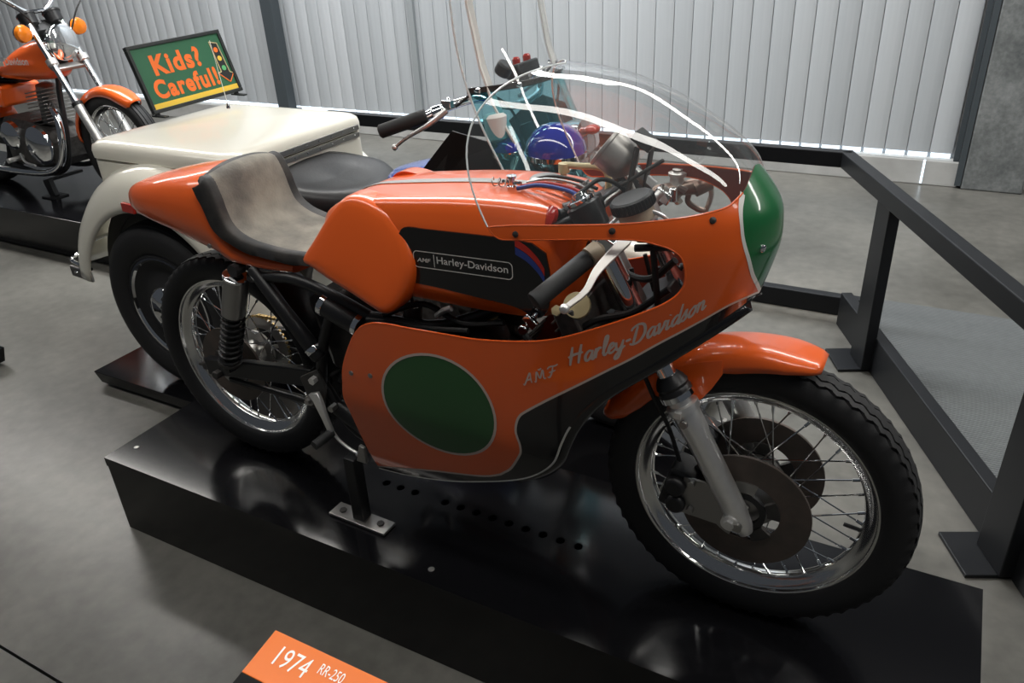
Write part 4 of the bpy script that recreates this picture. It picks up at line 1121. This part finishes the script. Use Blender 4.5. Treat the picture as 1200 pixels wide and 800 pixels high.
obj('lid_seam', MB().loft([rbox(bx0 + .006, bx1 - .006, by0 + .006, by1 - .006, .056, .638), rbox(bx0 + .006, bx1 - .006, by0 + .006, by1 - .006, .056, .648)]), M_CREAMD, body, smooth=40)  # dark joint line between cargo box and lid
# lid: rolled edge and gently crowned top
secs = [rbox(bx0 - .004, bx1 + .002, by0 - .004, by1 + .004, .062, .646), rbox(bx0 - .006, bx1 + .002, by0 - .006, by1 + .006, .064, .672), rbox(bx0 - .001, bx1 - .002, by0 - .001, by1 + .001, .062, .690), rbox(bx0 + .016, bx1 - .014, by0 + .016, by1 - .016, .058, .702)]
for k, (f, z) in enumerate(((.10, .708), (.22, .714), (.40, .720), (.60, .724), (.80, .726), (.97, .727))):
    ax_, ay_ = (bx1 - bx0) / 2 * f, (by1 - by0) / 2 * f
    secs.append(rbox(bx0 + ax_, bx1 - ax_, by0 + ay_, by1 - ay_, .058 * (1 - f) + .002, z))
lid = obj('lid', MB().loft(secs), M_CREAM, tk, smooth=50)
for zc, h in ((.660, .020), (.632, .018)):
    hs = obj('hinge_strip', MB().box((bx1 + .006, TY, zc), (.008, .60, h)), M_STEEL, lid, smooth=0, bevel=.002)
    for k in range(9): obj('rivet', MB().lathe((bx1 + .010, .53 + .0675 * k, zc), (1, 0, 0), [(.004, 0), (.003, .002), (.0001, .0026)], 8), M_CHROME, hs)
obj('lid_knob', MB().lathe((-.985, .985, .722), (0, 0, 1), [(.008, 0), (.0075, .006), (.005, .016), (.001, .026)], 14), M_CHROME, lid)
obj('antenna', MB().tube([(-.985, .985, .74), (-1.01, .985, .98)], .0012, 5), M_WHITE, lid)
# wheels, fenders, bumperettes
WX, WZ_, WRR = -.81, .13, .33
for s in (-1, 1):
    yc = TY + s * .395
    c = (WX, yc, WZ_)
    ty = obj('tyre', tyre_mesh(c, WRR, .062, .215, n=96, zig=False), M_RUBBER, tk, smooth=40)
    wd = obj('wheel_disc', MB().lathe(c, (0, s, 0), [(.212, -.05), (.216, .046), (.208, .050), (.200, .042), (.150, .028), (.10, .040), (.09, .046), (.001, .046)], 48), M_RUBBER, tk)
    obj('trim_ring', MB().lathe(c, (0, s, 0), [(.190, .040), (.196, .048), (.204, .048), (.206, .043)], 56, caps=False), M_CHROME, wd)
    obj('hub_cap', MB().lathe(c, (0, s, 0), [(.088, .044), (.092, .050), (.088, .060), (.070, .074), (.040, .084), (.001, .088)], 40), M_CHROME, wd)
    # fender: swept section around the wheel
    secs = []
    for k in range(45):
        a = radians(-8 + 180 * k / 44)
        flare = 1.0 + .10 * max(0, (k - 34) / 10)
        prof = [(.50, .50), (.45, .512), (.40, .518), (.385, .520), (.350, .505), (.318, .478), (.294, .440), (.284, .405), (.283, .385), (.290, .378)]
        ring = []
        for yo, r in prof:
            rr = r * (1.0 if k < 34 else 1.0 + .06 * ((k - 34) / 10) ** 1.5)
            ring.append(Vector((WX + rr * cos(a), TY + s * (.80 - yo if False else (.35 + (.40 - yo) * 1.0)), WZ_ + rr * sin(a))))
        secs.append(ring)
    fd = obj('fender', MB().loft(secs, ring=False), M_CREAM, tk, smooth=50); solid(fd, .004, M_BLACK if False else None, offset=0)
    arc = []
    for k in range(25):
        a = radians(2 + 176 * k / 24)
        arc.append([Vector((WX + r * cos(a), TY + s * yy, WZ_ + r * sin(a))) for r, yy in ((.42, .30), (.42, .36), (.37, .36), (.37, .30))])
    obj('wheel_arch', MB().loft(arc), M_BLACK, fd)
    well = [Vector((WX + .43 * cos(radians(-14 + 208 * k / 30)), TY + s * .352, WZ_ + .43 * sin(radians(-14 + 208 * k / 30)))) for k in range(31)]
    obj('wheel_well', MB().prism(well, (0, s * .004, 0)), M_BLACK, fd, smooth=0)
    obj('reflector', MB().box((-.835, TY + s * .472, .528), (.062, .014, .034), Matrix.Rotation(.05, 3, 'Y')), M_RED, fd, bevel=.003)
    bp_ = obj('bumperette', MB().bar((-1.345, TY + s * .445, .205), (-1.205, TY + s * .455, .200), .012, .045), M_STEEL, tk, bevel=.006)
    obj('bumper_loop', MB().tube(spline([(-1.205, TY + s * .45, .232), (-1.345, TY + s * .43, .238), (-1.365, TY + s * .40, .245), (-1.33, TY + s * .33, .29), (-1.25, TY + s * .29, .32)], 5), .007, 8), M_CHROME, bp_)
    obj('bolt', MB().lathe((-1.30, TY + s * .452, .205), (0, s, 0), [(.009, 0), (.007, .006), (.001, .008)], 12), M_CHROME, bp_)
obj('rear_axle', MB().cyl((WX, .42, WZ_), (WX, 1.18, WZ_), .04).ball((WX, TY, WZ_), (.11, .10, .11)), M_BLACK, tk)
# frame, engine and front end (mostly hidden behind the racing motorcycle)
obj('frame_tube', MB().tube(spline([(-.42, TY - .10, .35), (-.2, TY - .10, .42), (.1, TY - .07, .50), (.42, TY, .60)], 5), .018, 10).tube(spline([(-.42, TY + .10, .35), (-.2, TY + .10, .42), (.1, TY + .07, .50), (.42, TY, .60)], 5), .018, 10).tube(spline([(-.6, TY, .10), (-.1, TY, .0), (.25, TY, .05), (.42, TY, .58)], 6), .02, 10), M_BLACK, tk)
en = obj('engine', MB().box((.02, TY, .14), (.34, .22, .24)), M_ENGINE, tk, bevel=.03)
for ax_ in (-.35, .35):
    obj('cylinder', MB().lathe((.06, TY, .22), (ax_, 0, 1), [(.055, 0)] + [(r, .04 + .014 * k + d) for k in range(9) for r, d in ((.05, 0), (.072, .003), (.072, .007), (.05, .010))] + [(.06, .18), (.04, .20)], 20), M_ENGINE, en)
tnk = []
for k in range(25):
    t = k / 24; x = -.02 + .40 * t; w = .135 * sin(pi * (.12 + .84 * t)) ** .55; zt = .655 + .012 * sin(pi * t) - .035 * (1 - t) ** 3; zb = .52
    tnk.append([Vector((x, TY + w * cos(a), zb + (zt - zb) * (.5 + .5 * math.copysign(abs(sin(a)) ** .7, sin(a))))) for a in [2 * pi * j / 28 for j in range(28)]])
ft = obj('fuel_tank', MB().loft(tnk), M_BLUE, tk, smooth=60)
obj('filler_cap', MB().lathe((.19, TY - .03, .658), (0, 0, 1), [(.030, 0), (.031, .010), (.024, .016), (.001, .018)], 24), M_SILVER, ft)
for s in (-1, 1):
    obj('fork_leg', MB().tube([(.52, TY + s * .09, .82), (.78, TY + s * .09, .14)], .022, 14), M_BLACK, tk)
obj('tyre', tyre_mesh((.80, TY, .12), .32, .055, .215, n=80, zig=False), M_RUBBER, tk, smooth=40)
obj('wheel_disc', MB().lathe((.80, TY, .12), (0, 1, 0), [(.03, -.06), (.05, -.05), (.215, -.03), (.215, .03), (.05, .05), (.03, .06)], 40), M_DARKMET, tk)
ff = fender_mesh((.80, TY, .12), .37, 30, 190, lambda t: .085, lambda t: .06, 36)
solid(obj('fender', ff, M_CREAM, tk, smooth=60), .003, offset=0)
# saddle
rings = []
def saddle(fr, z, dx=0.0, dip=0.0):
    out = []
    for k in range(40):
        a = 2 * pi * k / 40; ca, sa = cos(a), sin(a)
        x = .165 * math.copysign(abs(ca) ** .85, ca) * fr + dx; y = .235 * math.copysign(abs(sa) ** .8, sa) * fr
        nosey = 1 - .42 * max(0, ca) ** 2
        zz = z + .045 * max(0, -ca) ** 1.5 * fr - .030 * max(0, ca) * fr - .006 * abs(sa) * fr
        out.append(Vector((-.30 + x + .05 * max(0, ca) * fr, TY + y * nosey, zz)))
    return out
sd2 = obj('saddle', MB().loft([saddle(.80, .470), saddle(.95, .500), saddle(1.0, .535), saddle(.98, .562), saddle(.90, .578), saddle(.78, .578), saddle(.60, .566), saddle(.38, .558), saddle(.15, .556), saddle(.01, .556)]), M_LEATHER, tk, smooth=60)
for s in (-1, 1):
    obj('saddle_bracket', MB().cyl((-.40, TY + s * .17, .49), (-.45, TY + s * .19, .40), .014).ball((-.40, TY + s * .175, .49), .020, 12, 8), M_SILVER, sd2)
# handlebars
for s in (-1, 1):
    def hp(x, y, z): return Vector((x, TY + s * y, z))
    hb = obj('handlebar', MB().tube(spline([hp(.48, 0, .86), hp(.47, .10, .87), hp(.43, .19, .905), hp(.375, .27, .895), hp(.32, .33, .872), hp(.228, .385, .845)], 6), .0125, 12), M_CHROME, tk)
    obj('handgrip', MB().lathe(hp(.34, .318, .880), hp(.222, .388, .842) - hp(.34, .318, .880), [(.014, 0), (.019, .004), (.019, .135), (.014, .14)], 20), M_GRIP, hb)
    obj('control_clamp', MB().lathe(hp(.37, .285, .888), hp(.32, .33, .872) - hp(.37, .285, .888), [(.014, 0), (.020, .002), (.020, .030), (.014, .032)], 16).box(hp(.385, .28, .905), (.03, .02, .022)).cyl(hp(.38, .27, .89), hp(.37, .25, .915), .006), M_CHROME, hb, bevel=.002)
    lv = obj('lever', MB().tube(spline([hp(.40, .31, .895), hp(.36, .345, .862), hp(.30, .365, .828), hp(.262, .368, .802)], 6), [.009 - .004 * min(1, k / 12) for k in range(19)], 10), M_SILVER, hb)
    obj('lever_ball', MB().ball(hp(.258, .369, .799), .009, 12, 8), M_SILVER, lv)
    obj('cable', MB().tube(spline([hp(.41, .28, .90), hp(.46, .24, .93), hp(.51, .16, .88), hp(.52, .08, .74)], 5), .004, 7), M_WIRE, hb)
# windshield: curved sheet, teal lower half, clear upper half
def wsx(z): return sitp([(.68, .585), (.735, .550), (.85, .490), (.94, .455), (1.04, .430), (1.17, .418), (1.32, .415)], z)
def wsp(t, z): return Vector((wsx(z) + itp([(.68, .125), (.94, .12), (1.14, .09), (1.32, .075)], z) * (1 - abs(t) ** 2.2), TY - .03 + .25 * t, z))
nz = 12
sc_ = obj('windshield', MB().loft([[wsp(-1 + 2 * j / 28, .942 + (1.32 - .942) * k / nz) for j in range(29)] for k in range(nz + 1)], ring=False), M_SHIELD, tk, smooth=180)
obj('windshield_tinted_panel', MB().loft([[wsp(-1 + 2 * j / 28, .68 + (.942 - .68) * k / nz) + Vector((.002, 0, 0)) for j in range(29)] for k in range(nz + 1)], ring=False), M_TEAL, tk, smooth=180)
for t in (-1, 1): obj('edge_trim', MB().tube([wsp(t, .68 + .64 * k / 24) for k in range(25)], .0032, 6), M_EDGE, sc_)
strip = obj('clamp_strip', MB().loft([[wsp(-1 + 2 * j / 28, .942) + Vector(d) for d in ((.004, 0, -.008), (.004, 0, .008), (-.004, 0, .008), (-.004, 0, -.008))] for j in range(29)]), M_DARKMET, tk, smooth=30)
for t in (-.94, -.55, .0, .55, .94): obj('wing_nut', MB().cyl(wsp(t, .942) - Vector((.014, 0, 0)), wsp(t, .942) + Vector((.012, 0, 0)), .007, n=8), M_CHROME, strip)
for s in (-1, 1):  # white strips added to imitate lamp reflections on the windshield
    wbk = MB()
    pts_ = [wsp(s * .80, 1.32), wsp(s * .80, 1.15), wsp(s * .80, 1.0), wsp(s * .80, .90), wsp(s * .76, .80)]
    wbk.loft([[p + Vector((-.006, -.015, 0)), p + Vector((-.006, .015, 0)), p + Vector((-.012, .015, 0)), p + Vector((-.012, -.015, 0))] for p in pts_])
    obj('windshield_streak', wbk, M_WHITE, tk, smooth=0)
ap = obj('leg_apron', MB().prism([(.20, TY - .20, .665), (.385, TY - .27, .830), (.52, TY - .26, .80), (.56, TY - .20, .62), (.40, TY - .18, .50), (.24, TY - .18, .56)], (0, .006, 0)), M_LEATHER, tk, smooth=0)
obj('leg_apron', MB().prism([(.20, TY + .20, .665), (.385, TY + .27, .830), (.52, TY + .26, .80), (.56, TY + .20, .62), (.40, TY + .18, .50), (.24, TY + .18, .56)], (0, -.006, 0)), M_LEATHER, tk, smooth=0)
# instrument cluster with red warning lamps
cl = obj('instrument_panel', MB().box((.47, TY, .955), (.05, .13, .035), Matrix.Rotation(-.3, 3, 'Y')).cyl((.455, TY - .10, .955), (.475, TY - .10, .985), .024), M_BLACK, tk, bevel=.006)
for yo in (-.03, .035): obj('warning_lamp', MB().lathe((.468, TY + yo, .972), (-.1, 0, 1), [(.012, 0), (.012, .014), (.007, .020), (.001, .021)], 14), M_RED, cl)
# blue beacons and headlamp
def beacon(c, r, tilt):
    c = Vector(c); R = Matrix.Rotation(tilt, 3, 'Y')
    b = obj('beacon_base', MB().lathe(c - Vector((0, 0, .075)), (0, 0, 1), [(r * .45, 0), (r * .5, .02), (r * .95, .055), (r * 1.03, .062), (r * 1.03, .075), (r * .9, .078)], 32), M_CHROME, tk)
    obj('beacon_dome', MB().ball(c, (r, r, r * .92), 32, 14, R, half=True), M_BLUELENS, b)
    obj('beacon_stalk', MB().tube([c - Vector((0, 0, .07)), c - Vector((.02, 0, .20))], .012, 8), M_BLACK, b)
beacon((.640, TY - .14, .762), .086, 0.0)
beacon((.530, TY - .22, .778), .042, 0.0)
obj('siren_horn', MB().lathe((.512, TY - .235, .800), (-.1, 0, 1), [(.014, 0), (.030, .012), (.033, .07), (.025, .078), (.001, .08)], 22), M_WHITE, tk)
hl = obj('headlamp_shell', MB().lathe((.655, TY, .735), (1, 0, .05), [(.02, -.10), (.06, -.085), (.082, -.03), (.088, .01), (.092, .018), (.084, .024)], 36), M_CHROME, tk)
obj('headlamp_lens', MB().lathe((.675, TY, .736), (1, 0, .05), [(.084, 0), (.06, .014), (.03, .020), (.001, .022)], 36), M_GLASSL, hl)
obj('front_emblem', MB().ball((.70, TY - .02, .80), (.022, .03, .014), 14, 8), M_RED, hl)

# ---- sign standing on the three-wheeler's lid
sg = thing('traffic_sign', (-1.14, .985, .727), 'green sign reading Kids? Careful! with orange letters on the cream lid', 'sign')
O = Vector((-1.130, .742, .738)); EX = Vector((.012, .455, .008)); EY = Vector((-.075, .0, .245))
Wd = EX.length; Hh = EY.length; ex, ey = EX.normalized(), EY.normalized(); en_ = ex.cross(ey).normalized()
def sp3(u, v, h=0.0): return O + ex * u + ey * v + en_ * h
def splate(u0, u1, v0, v1, h0, h1):
    return MB().prism([sp3(u0, v0, h0), sp3(u1, v0, h0), sp3(u1, v1, h0), sp3(u0, v1, h0)], en_ * (h1 - h0))
bd = obj('board', splate(.004, Wd - .004, .004, Hh - .004, -.006, .004), M_SIGNG, sg, smooth=0)
fb = .014
for (u0, u1, v0, v1) in ((0, Wd, 0, fb), (0, Wd, Hh - fb, Hh), (0, fb, fb, Hh - fb), (Wd - fb, Wd, fb, Hh - fb)):
    obj('frame_bar', splate(u0, u1, v0, v1, -.010, .010), M_SIGNF, sg, smooth=0, bevel=.002)
obj('yellow_band', splate(fb, Wd - fb, fb, fb + .020, .004, .0046), M_YEL, bd, smooth=0)
text_on('lettering', 'Kids?', sp3(.080, .132, .004), ex, ey, .235, .080, M_SIGNO, bd, bold=.040, space=1.14)
text_on('lettering', 'Careful!', sp3(.046, .046, .004), ex, ey, .315, .074, M_SIGNO, bd, bold=.040, space=1.14)
# arrow with traffic light
aw = [(.383, .215), (.420, .205), (.428, .085), (.445, .078), (.412, .046), (.368, .090), (.386, .092)]
mb = MB().prism([sp3(u, v, .0042) for u, v in aw], en_ * .0012); obj('arrow', mb, M_SIGNF, bd, smooth=0)
for i in range(len(aw)):
    a, b = aw[i], aw[(i + 1) % len(aw)]
    obj('arrow_outline', MB().tube([sp3(*a, .0055), sp3(*b, .0055)], .0022, 5), M_CREAMPL if i not in (3, 4) else M_SIGNO, bd)
for (u, v), c in (((.402, .180), M_SIGNO), ((.405, .145), M_YEL), ((.407, .105), mat('signal_green', (.10, .42, .16), .5))):
    obj('signal_disc', MB().lathe(sp3(u, v, .0052), en_, [(.0105, 0), (.0105, .001), (.0005, .001)], 18), c, bd)
for u in (.02, Wd - .03):
    obj('leg', MB().bar(sp3(u, .03, -.010), sp3(u, -.006, -.004) + Vector((0, 0, -.004)), .018, .010, (1, 0, 0)).box(sp3(u, -.004, .01) + Vector((.0, 0, -.0085)), (.075, .02, .006)), M_SIGNF, sg, smooth=0)

# ================================================================== ORANGE ROAD MOTORCYCLE (far left)
rb = thing('road_motorcycle', (-3.1, 1.55, -.022), 'orange road motorcycle with chrome forks and round headlamp at far left', 'motorcycle')
LY = 1.55; LX = -2.53; LZ = .298
for cx_, RR_ in ((LX, .320), (LX - 1.36, .320)):
    obj('tyre', tyre_mesh((cx_, LY, LZ), RR_, .048, .245, n=96, zig=False), M_RUBBER, rb, smooth=40)
    rm = obj('wheel_rim', rim_mesh((cx_, LY, LZ), .246, .032, 72), M_RIM, rb)
    if cx_ == LX: spokes((cx_, LY, LZ), rm, .216, .055, .035, 36)
    obj('hub', MB().lathe((cx_, LY, LZ), (0, 1, 0), [(.02, -.07), (.06, -.05), (.06, -.03), (.035, -.02), (.035, .02), (.06, .03), (.06, .05), (.02, .07)], 28), M_STEEL, rb)
def lfw(t): return .062 * min(1, .6 + .4 * sqrt(max(0, min(t, 1 - t)) * 9))
lf = obj('front_fender', fender_mesh((LX, LY, LZ), .345, 52, 178, lfw, lambda t: .05, 40), M_ORANGE, rb, smooth=60); solid(lf, .003, offset=0)
for s in (-1, 1):
    y = LY + s * .095
    top = Vector((-2.925, y, .985)); bot = Vector((-2.565, y, LZ))
    lg = obj('fork_leg', MB().tube([bot, bot.lerp(top, .36)], .026, 18).cyl(bot - Vector((0, .03, 0)), bot + Vector((0, .03, 0)), .02), M_SILVER, rb)
    obj('stanchion', MB().tube([bot.lerp(top, .35), top], .0175, 16), M_CHROME, lg)
    obj('dust_cap', MB().lathe(bot.lerp(top, .355), top - bot, [(.022, 0), (.030, .002), (.030, .02), (.020, .026)], 18), M_BLACK, lg)
    obj('lower_clamp', MB().lathe(bot.lerp(top, .66), top - bot, [(.018, 0), (.030, .004), (.030, .036), (.018, .04)], 18), M_SILVER, lg)
    sgn = obj('turn_signal', MB().lathe((-2.885, LY + s * .165, .925), (1, 0, -.05), [(.02, -.03), (.045, -.012), (.048, .004)], 24).cyl((-2.885, LY + s * .09, .90), (-2.885, LY + s * .13, .92), .010), M_CHROME, rb)
    obj('signal_lens', MB().lathe((-2.882, LY + s * .165, .925), (1, 0, -.05), [(.047, 0), (.040, .022), (.02, .030), (.001, .032)], 24), M_AMBER, sgn)
    hb = obj('handlebar', MB().tube(spline([(-2.96, LY, 1.02), (-2.965, LY + s * .07, 1.03), (-2.99, LY + s * .20, 1.13), (-3.03, LY + s * .30, 1.17), (-3.12, LY + s * .40, 1.16)], 6), .0115, 10), M_CHROME, rb)
    obj('handgrip', MB().tube([(-3.04, LY + s * .31, 1.17), (-3.14, LY + s * .42, 1.158)], .017, 14), M_GRIP, hb)
    obj('lever', MB().tube(spline([(-2.98, LY + s * .30, 1.165), (-2.99, LY + s * .38, 1.14), (-3.03, LY + s * .44, 1.13)], 4), .006, 8), M_SILVER, hb)
    obj('gauge', MB().lathe((-2.93, LY + s * .075, .965), (-.45, 0, .9), [(.02, -.02), (.042, -.01), (.046, .04), (.050, .042), (.050, .052), (.044, .054)], 28), M_BLACK, rb)
    obj('cable', MB().tube(spline([(-3.0, LY + s * .28, 1.16), (-2.86, LY + s * .24, 1.10), (-2.83, LY + s * .14, 1.0), (-2.86, LY + s * .08, .86), (-2.90, LY + s * .05, .70)], 6), .0045, 7), M_WIRE, hb)
obj('lower_yoke', MB().box((-2.815, LY, .735), (.045, .21, .022), Matrix.Rotation(.5, 3, 'Y')), M_STEEL, rb, bevel=.006)
obj('steering_head', MB().tube([(-2.985, LY, .96), (-2.86, LY, .72)], .035, 16).box((-2.94, LY, .93), (.09, .22, .05), Matrix.Rotation(.5, 3, 'Y')), M_BLACK, rb)
hd = obj('headlamp_shell', MB().lathe((-2.83, LY, .862), (1, 0, -.04), [(.02, -.09), (.06, -.075), (.085, -.02), (.092, .01), (.096, .02), (.088, .026)], 36), M_CHROME, rb)
obj('headlamp_lens', MB().lathe((-2.808, LY, .861), (1, 0, -.04), [(.088, 0), (.06, .016), (.03, .022), (.001, .024)], 36), M_GLASSL, hd)
secs = []
for k in range(29):
    t = k / 28; x = -3.43 + .56 * t
    w = .125 * sin(pi * (.10 + .78 * t)) ** .6; zt = sitp([(0, .715), (.25, .775), (.5, .835), (.75, .872), (.92, .868), (1, .83)], t); zb = sitp([(0, .68), (.1, .655), (.9, .665), (1, .70)], t)
    secs.append([Vector((x, LY + w * math.copysign(abs(cos(a)) ** .8, cos(a)), zb + (zt - zb) * (.42 + (.58 if sin(a) > 0 else .42) * math.copysign(abs(sin(a)) ** .75, sin(a))))) for a in [2 * pi * j / 32 for j in range(32)]])
lt = obj('fuel_tank', MB().loft(secs), M_ORANGE, rb, smooth=60)
text_on('lettering', 'Davidson', (-3.20, LY - .1262, .748), (1, 0, .03), (0, 0, 1), .22, .040, M_WHITE, lt, bold=.02)
obj('stripe', MB().prism([(-3.34, LY - .1235, .738), (-3.22, LY - .1255, .742), (-3.22, LY - .1255, .764), (-3.30, LY - .1245, .770)], (0, -.001, 0)), M_CREAM, lt, smooth=0)
obj('side_cover', MB().loft([[Vector((x, LY + s * w, z)) for s, w, z in ((-1, .135, .50), (-1, .145, .56), (-1, .13, .62), (1, .13, .62), (1, .145, .56), (1, .135, .50))] for x in (-3.75, -3.36)]), M_ORANGE, rb, smooth=40, bevel=.02)
obj('seat', MB().loft([rbox(-4.15, -3.40, LY - .13, LY + .13, .08, z) if True else None for z in (.66, .70, .74)]), M_LEATHER, rb, smooth=50, bevel=.02)
solid(obj('rear_fender', fender_mesh((LX - 1.36, LY, LZ), .355, 20, 165, lambda t: .065, lambda t: .05, 32), M_ORANGE, rb, smooth=60), .003, offset=0)
le = obj('engine', MB().loft([[Vector((x, LY + y * w, z)) for y, z in ((-1, zb + .03), (-1, zt - .04), (-.75, zt), (.75, zt), (1, zt - .04), (1, zb + .03), (.8, zb), (-.8, zb))] for x, w, zb, zt in ((-3.50, .10, .20, .40), (-3.44, .135, .16, .44), (-3.22, .14, .15, .43), (-3.02, .13, .17, .38), (-2.97, .08, .22, .33))]), M_ENGINE, rb, smooth=30, bevel=.015)
obj('crankcase_cover', MB().lathe((-3.10, LY - .135, .30), (0, -1, 0), [(.115, 0), (.112, .02), (.09, .035), (.001, .04)], 40), M_CHROME, le)
obj('crankcase_cover', MB().lathe((-3.34, LY - .135, .345), (0, -1, 0), [(.085, 0), (.082, .025), (.06, .045), (.001, .05)], 36), M_CHROME, le)
cy = obj('cylinder', MB().cyl((-3.13, LY, .38), (-3.09, LY, .60), .06).lathe((-3.085, LY, .60), (.18, 0, 1), [(.06, 0), (.06, .02), (.03, .035), (.001, .036)], 20), M_STEEL, le)
for k in range(10):
    z = .41 + .021 * k; obj('cooling_fin', MB().box((-3.125 + .0038 * k, LY, z), (.17, .18, .006), Matrix.Rotation(-.18, 3, 'Y')), M_STEEL, cy, smooth=0, bevel=.002)
obj('exhaust_pipe', MB().tube(spline([(-3.03, LY - .05, .52), (-2.93, LY - .09, .46), (-2.91, LY - .12, .33), (-2.97, LY - .13, .20), (-3.12, LY - .14, .135), (-3.45, LY - .15, .12), (-3.8, LY - .17, .14)], 6), .021, 14), M_CHROME, rb)
obj('frame_tube', MB().tube(spline([(-2.90, LY, .80), (-2.93, LY - .03, .60), (-2.93, LY - .07, .34), (-2.98, LY - .10, .17), (-3.2, LY - .11, .115), (-3.5, LY - .11, .14)], 6), .016, 12), M_BLACK, rb)
obj('frame_tube', MB().tube(spline([(-2.90, LY, .80), (-2.93, LY + .03, .60), (-2.93, LY + .07, .34), (-2.98, LY + .10, .17), (-3.2, LY + .11, .115), (-3.5, LY + .11, .14)], 6), .016, 12), M_BLACK, rb)
obj('frame_tube', MB().tube(spline([(-2.92, LY, .76), (-3.2, LY, .66), (-3.5, LY, .63), (-3.9, LY, .64)], 5), .016, 12), M_BLACK, rb)
obj('swing_arm', MB().bar((-3.5, LY - .08, .28), (LX - 1.36, LY - .08, LZ), .03, .04).bar((-3.5, LY + .08, .28), (LX - 1.36, LY + .08, LZ), .03, .04).bar((-3.52, LY - .09, .28), (-3.52, LY + .09, .28), .05, .05), M_BLACK, rb)
obj('foot_peg', MB().cyl((-3.32, LY - .13, .215), (-3.31, LY - .24, .215), .014).tube(spline([(-3.30, LY - .16, .24), (-3.24, LY - .18, .20), (-3.15, LY - .18, .185)], 4), .007, 8), M_SILVER, rb)
ls = thing('display_stand', (-3.16, 1.42, -.022), 'black post stand under the orange road motorcycle at left', 'stand')
obj('post', MB().bar((-3.155, 1.43, -.018), (-3.18, 1.43, .085), .06, .03, (0, 1, 0)).bar((-3.178, 1.43, .076), (-3.178, 1.66, .076), .03, .016), M_BLACK, ls, smooth=0, bevel=.003)
obj('foot_plate', MB().box((-3.155, 1.43, -.0175), (.12, .10, .008)), M_BLACK, ls, smooth=0)

# ================================================================== EXHIBIT LABEL
lb = thing('exhibit_label', (.86, -.80, FZ), 'orange and black exhibit label reading 1974 RR-250 in front of the platform', 'sign')
tl = radians(9)
LO = Vector((.757, -.698, .300)); lx = Vector((1, 0, 0)); ly = Vector((0, cos(tl), sin(tl))); ln = lx.cross(ly)
def lp(u, v, h=0.0): return LO + lx * u + ly * v + ln * h
def lplate(u0, u1, v0, v1, h0, h1): return MB().prism([lp(u0, v0, h0), lp(u1, v0, h0), lp(u1, v1, h0), lp(u0, v1, h0)], ln * (h1 - h0))
hd_ = obj('label_header', lplate(0, .42, -.083, 0, -.006, 0), M_LABEL, lb, smooth=0, bevel=.001)
obj('label_body', lplate(0, .42, -.30, -.0832, -.006, 0), M_LABELB, lb, smooth=0, bevel=.001)
text_on('lettering', '1974', lp(.036, -.052, 0), lx, ly, .066, .034, M_LABELT, hd_, lift=.0006)
text_on('lettering', 'RR-250', lp(.118, -.034, 0), lx, ly, .048, .018, M_LABELT, hd_, lift=.0006)
obj('label_post', MB().bar(lp(.21, -.15, -.006), Vector((.97, -.86, FZ + .01)), .05, .03, (1, 0, 0)), M_BARRIER, lb, smooth=0, bevel=.003)
obj('foot_plate', MB().box((.97, -.86, FZ + .006), (.22, .18, .012)), M_BARRIER, lb, smooth=0, bevel=.002)
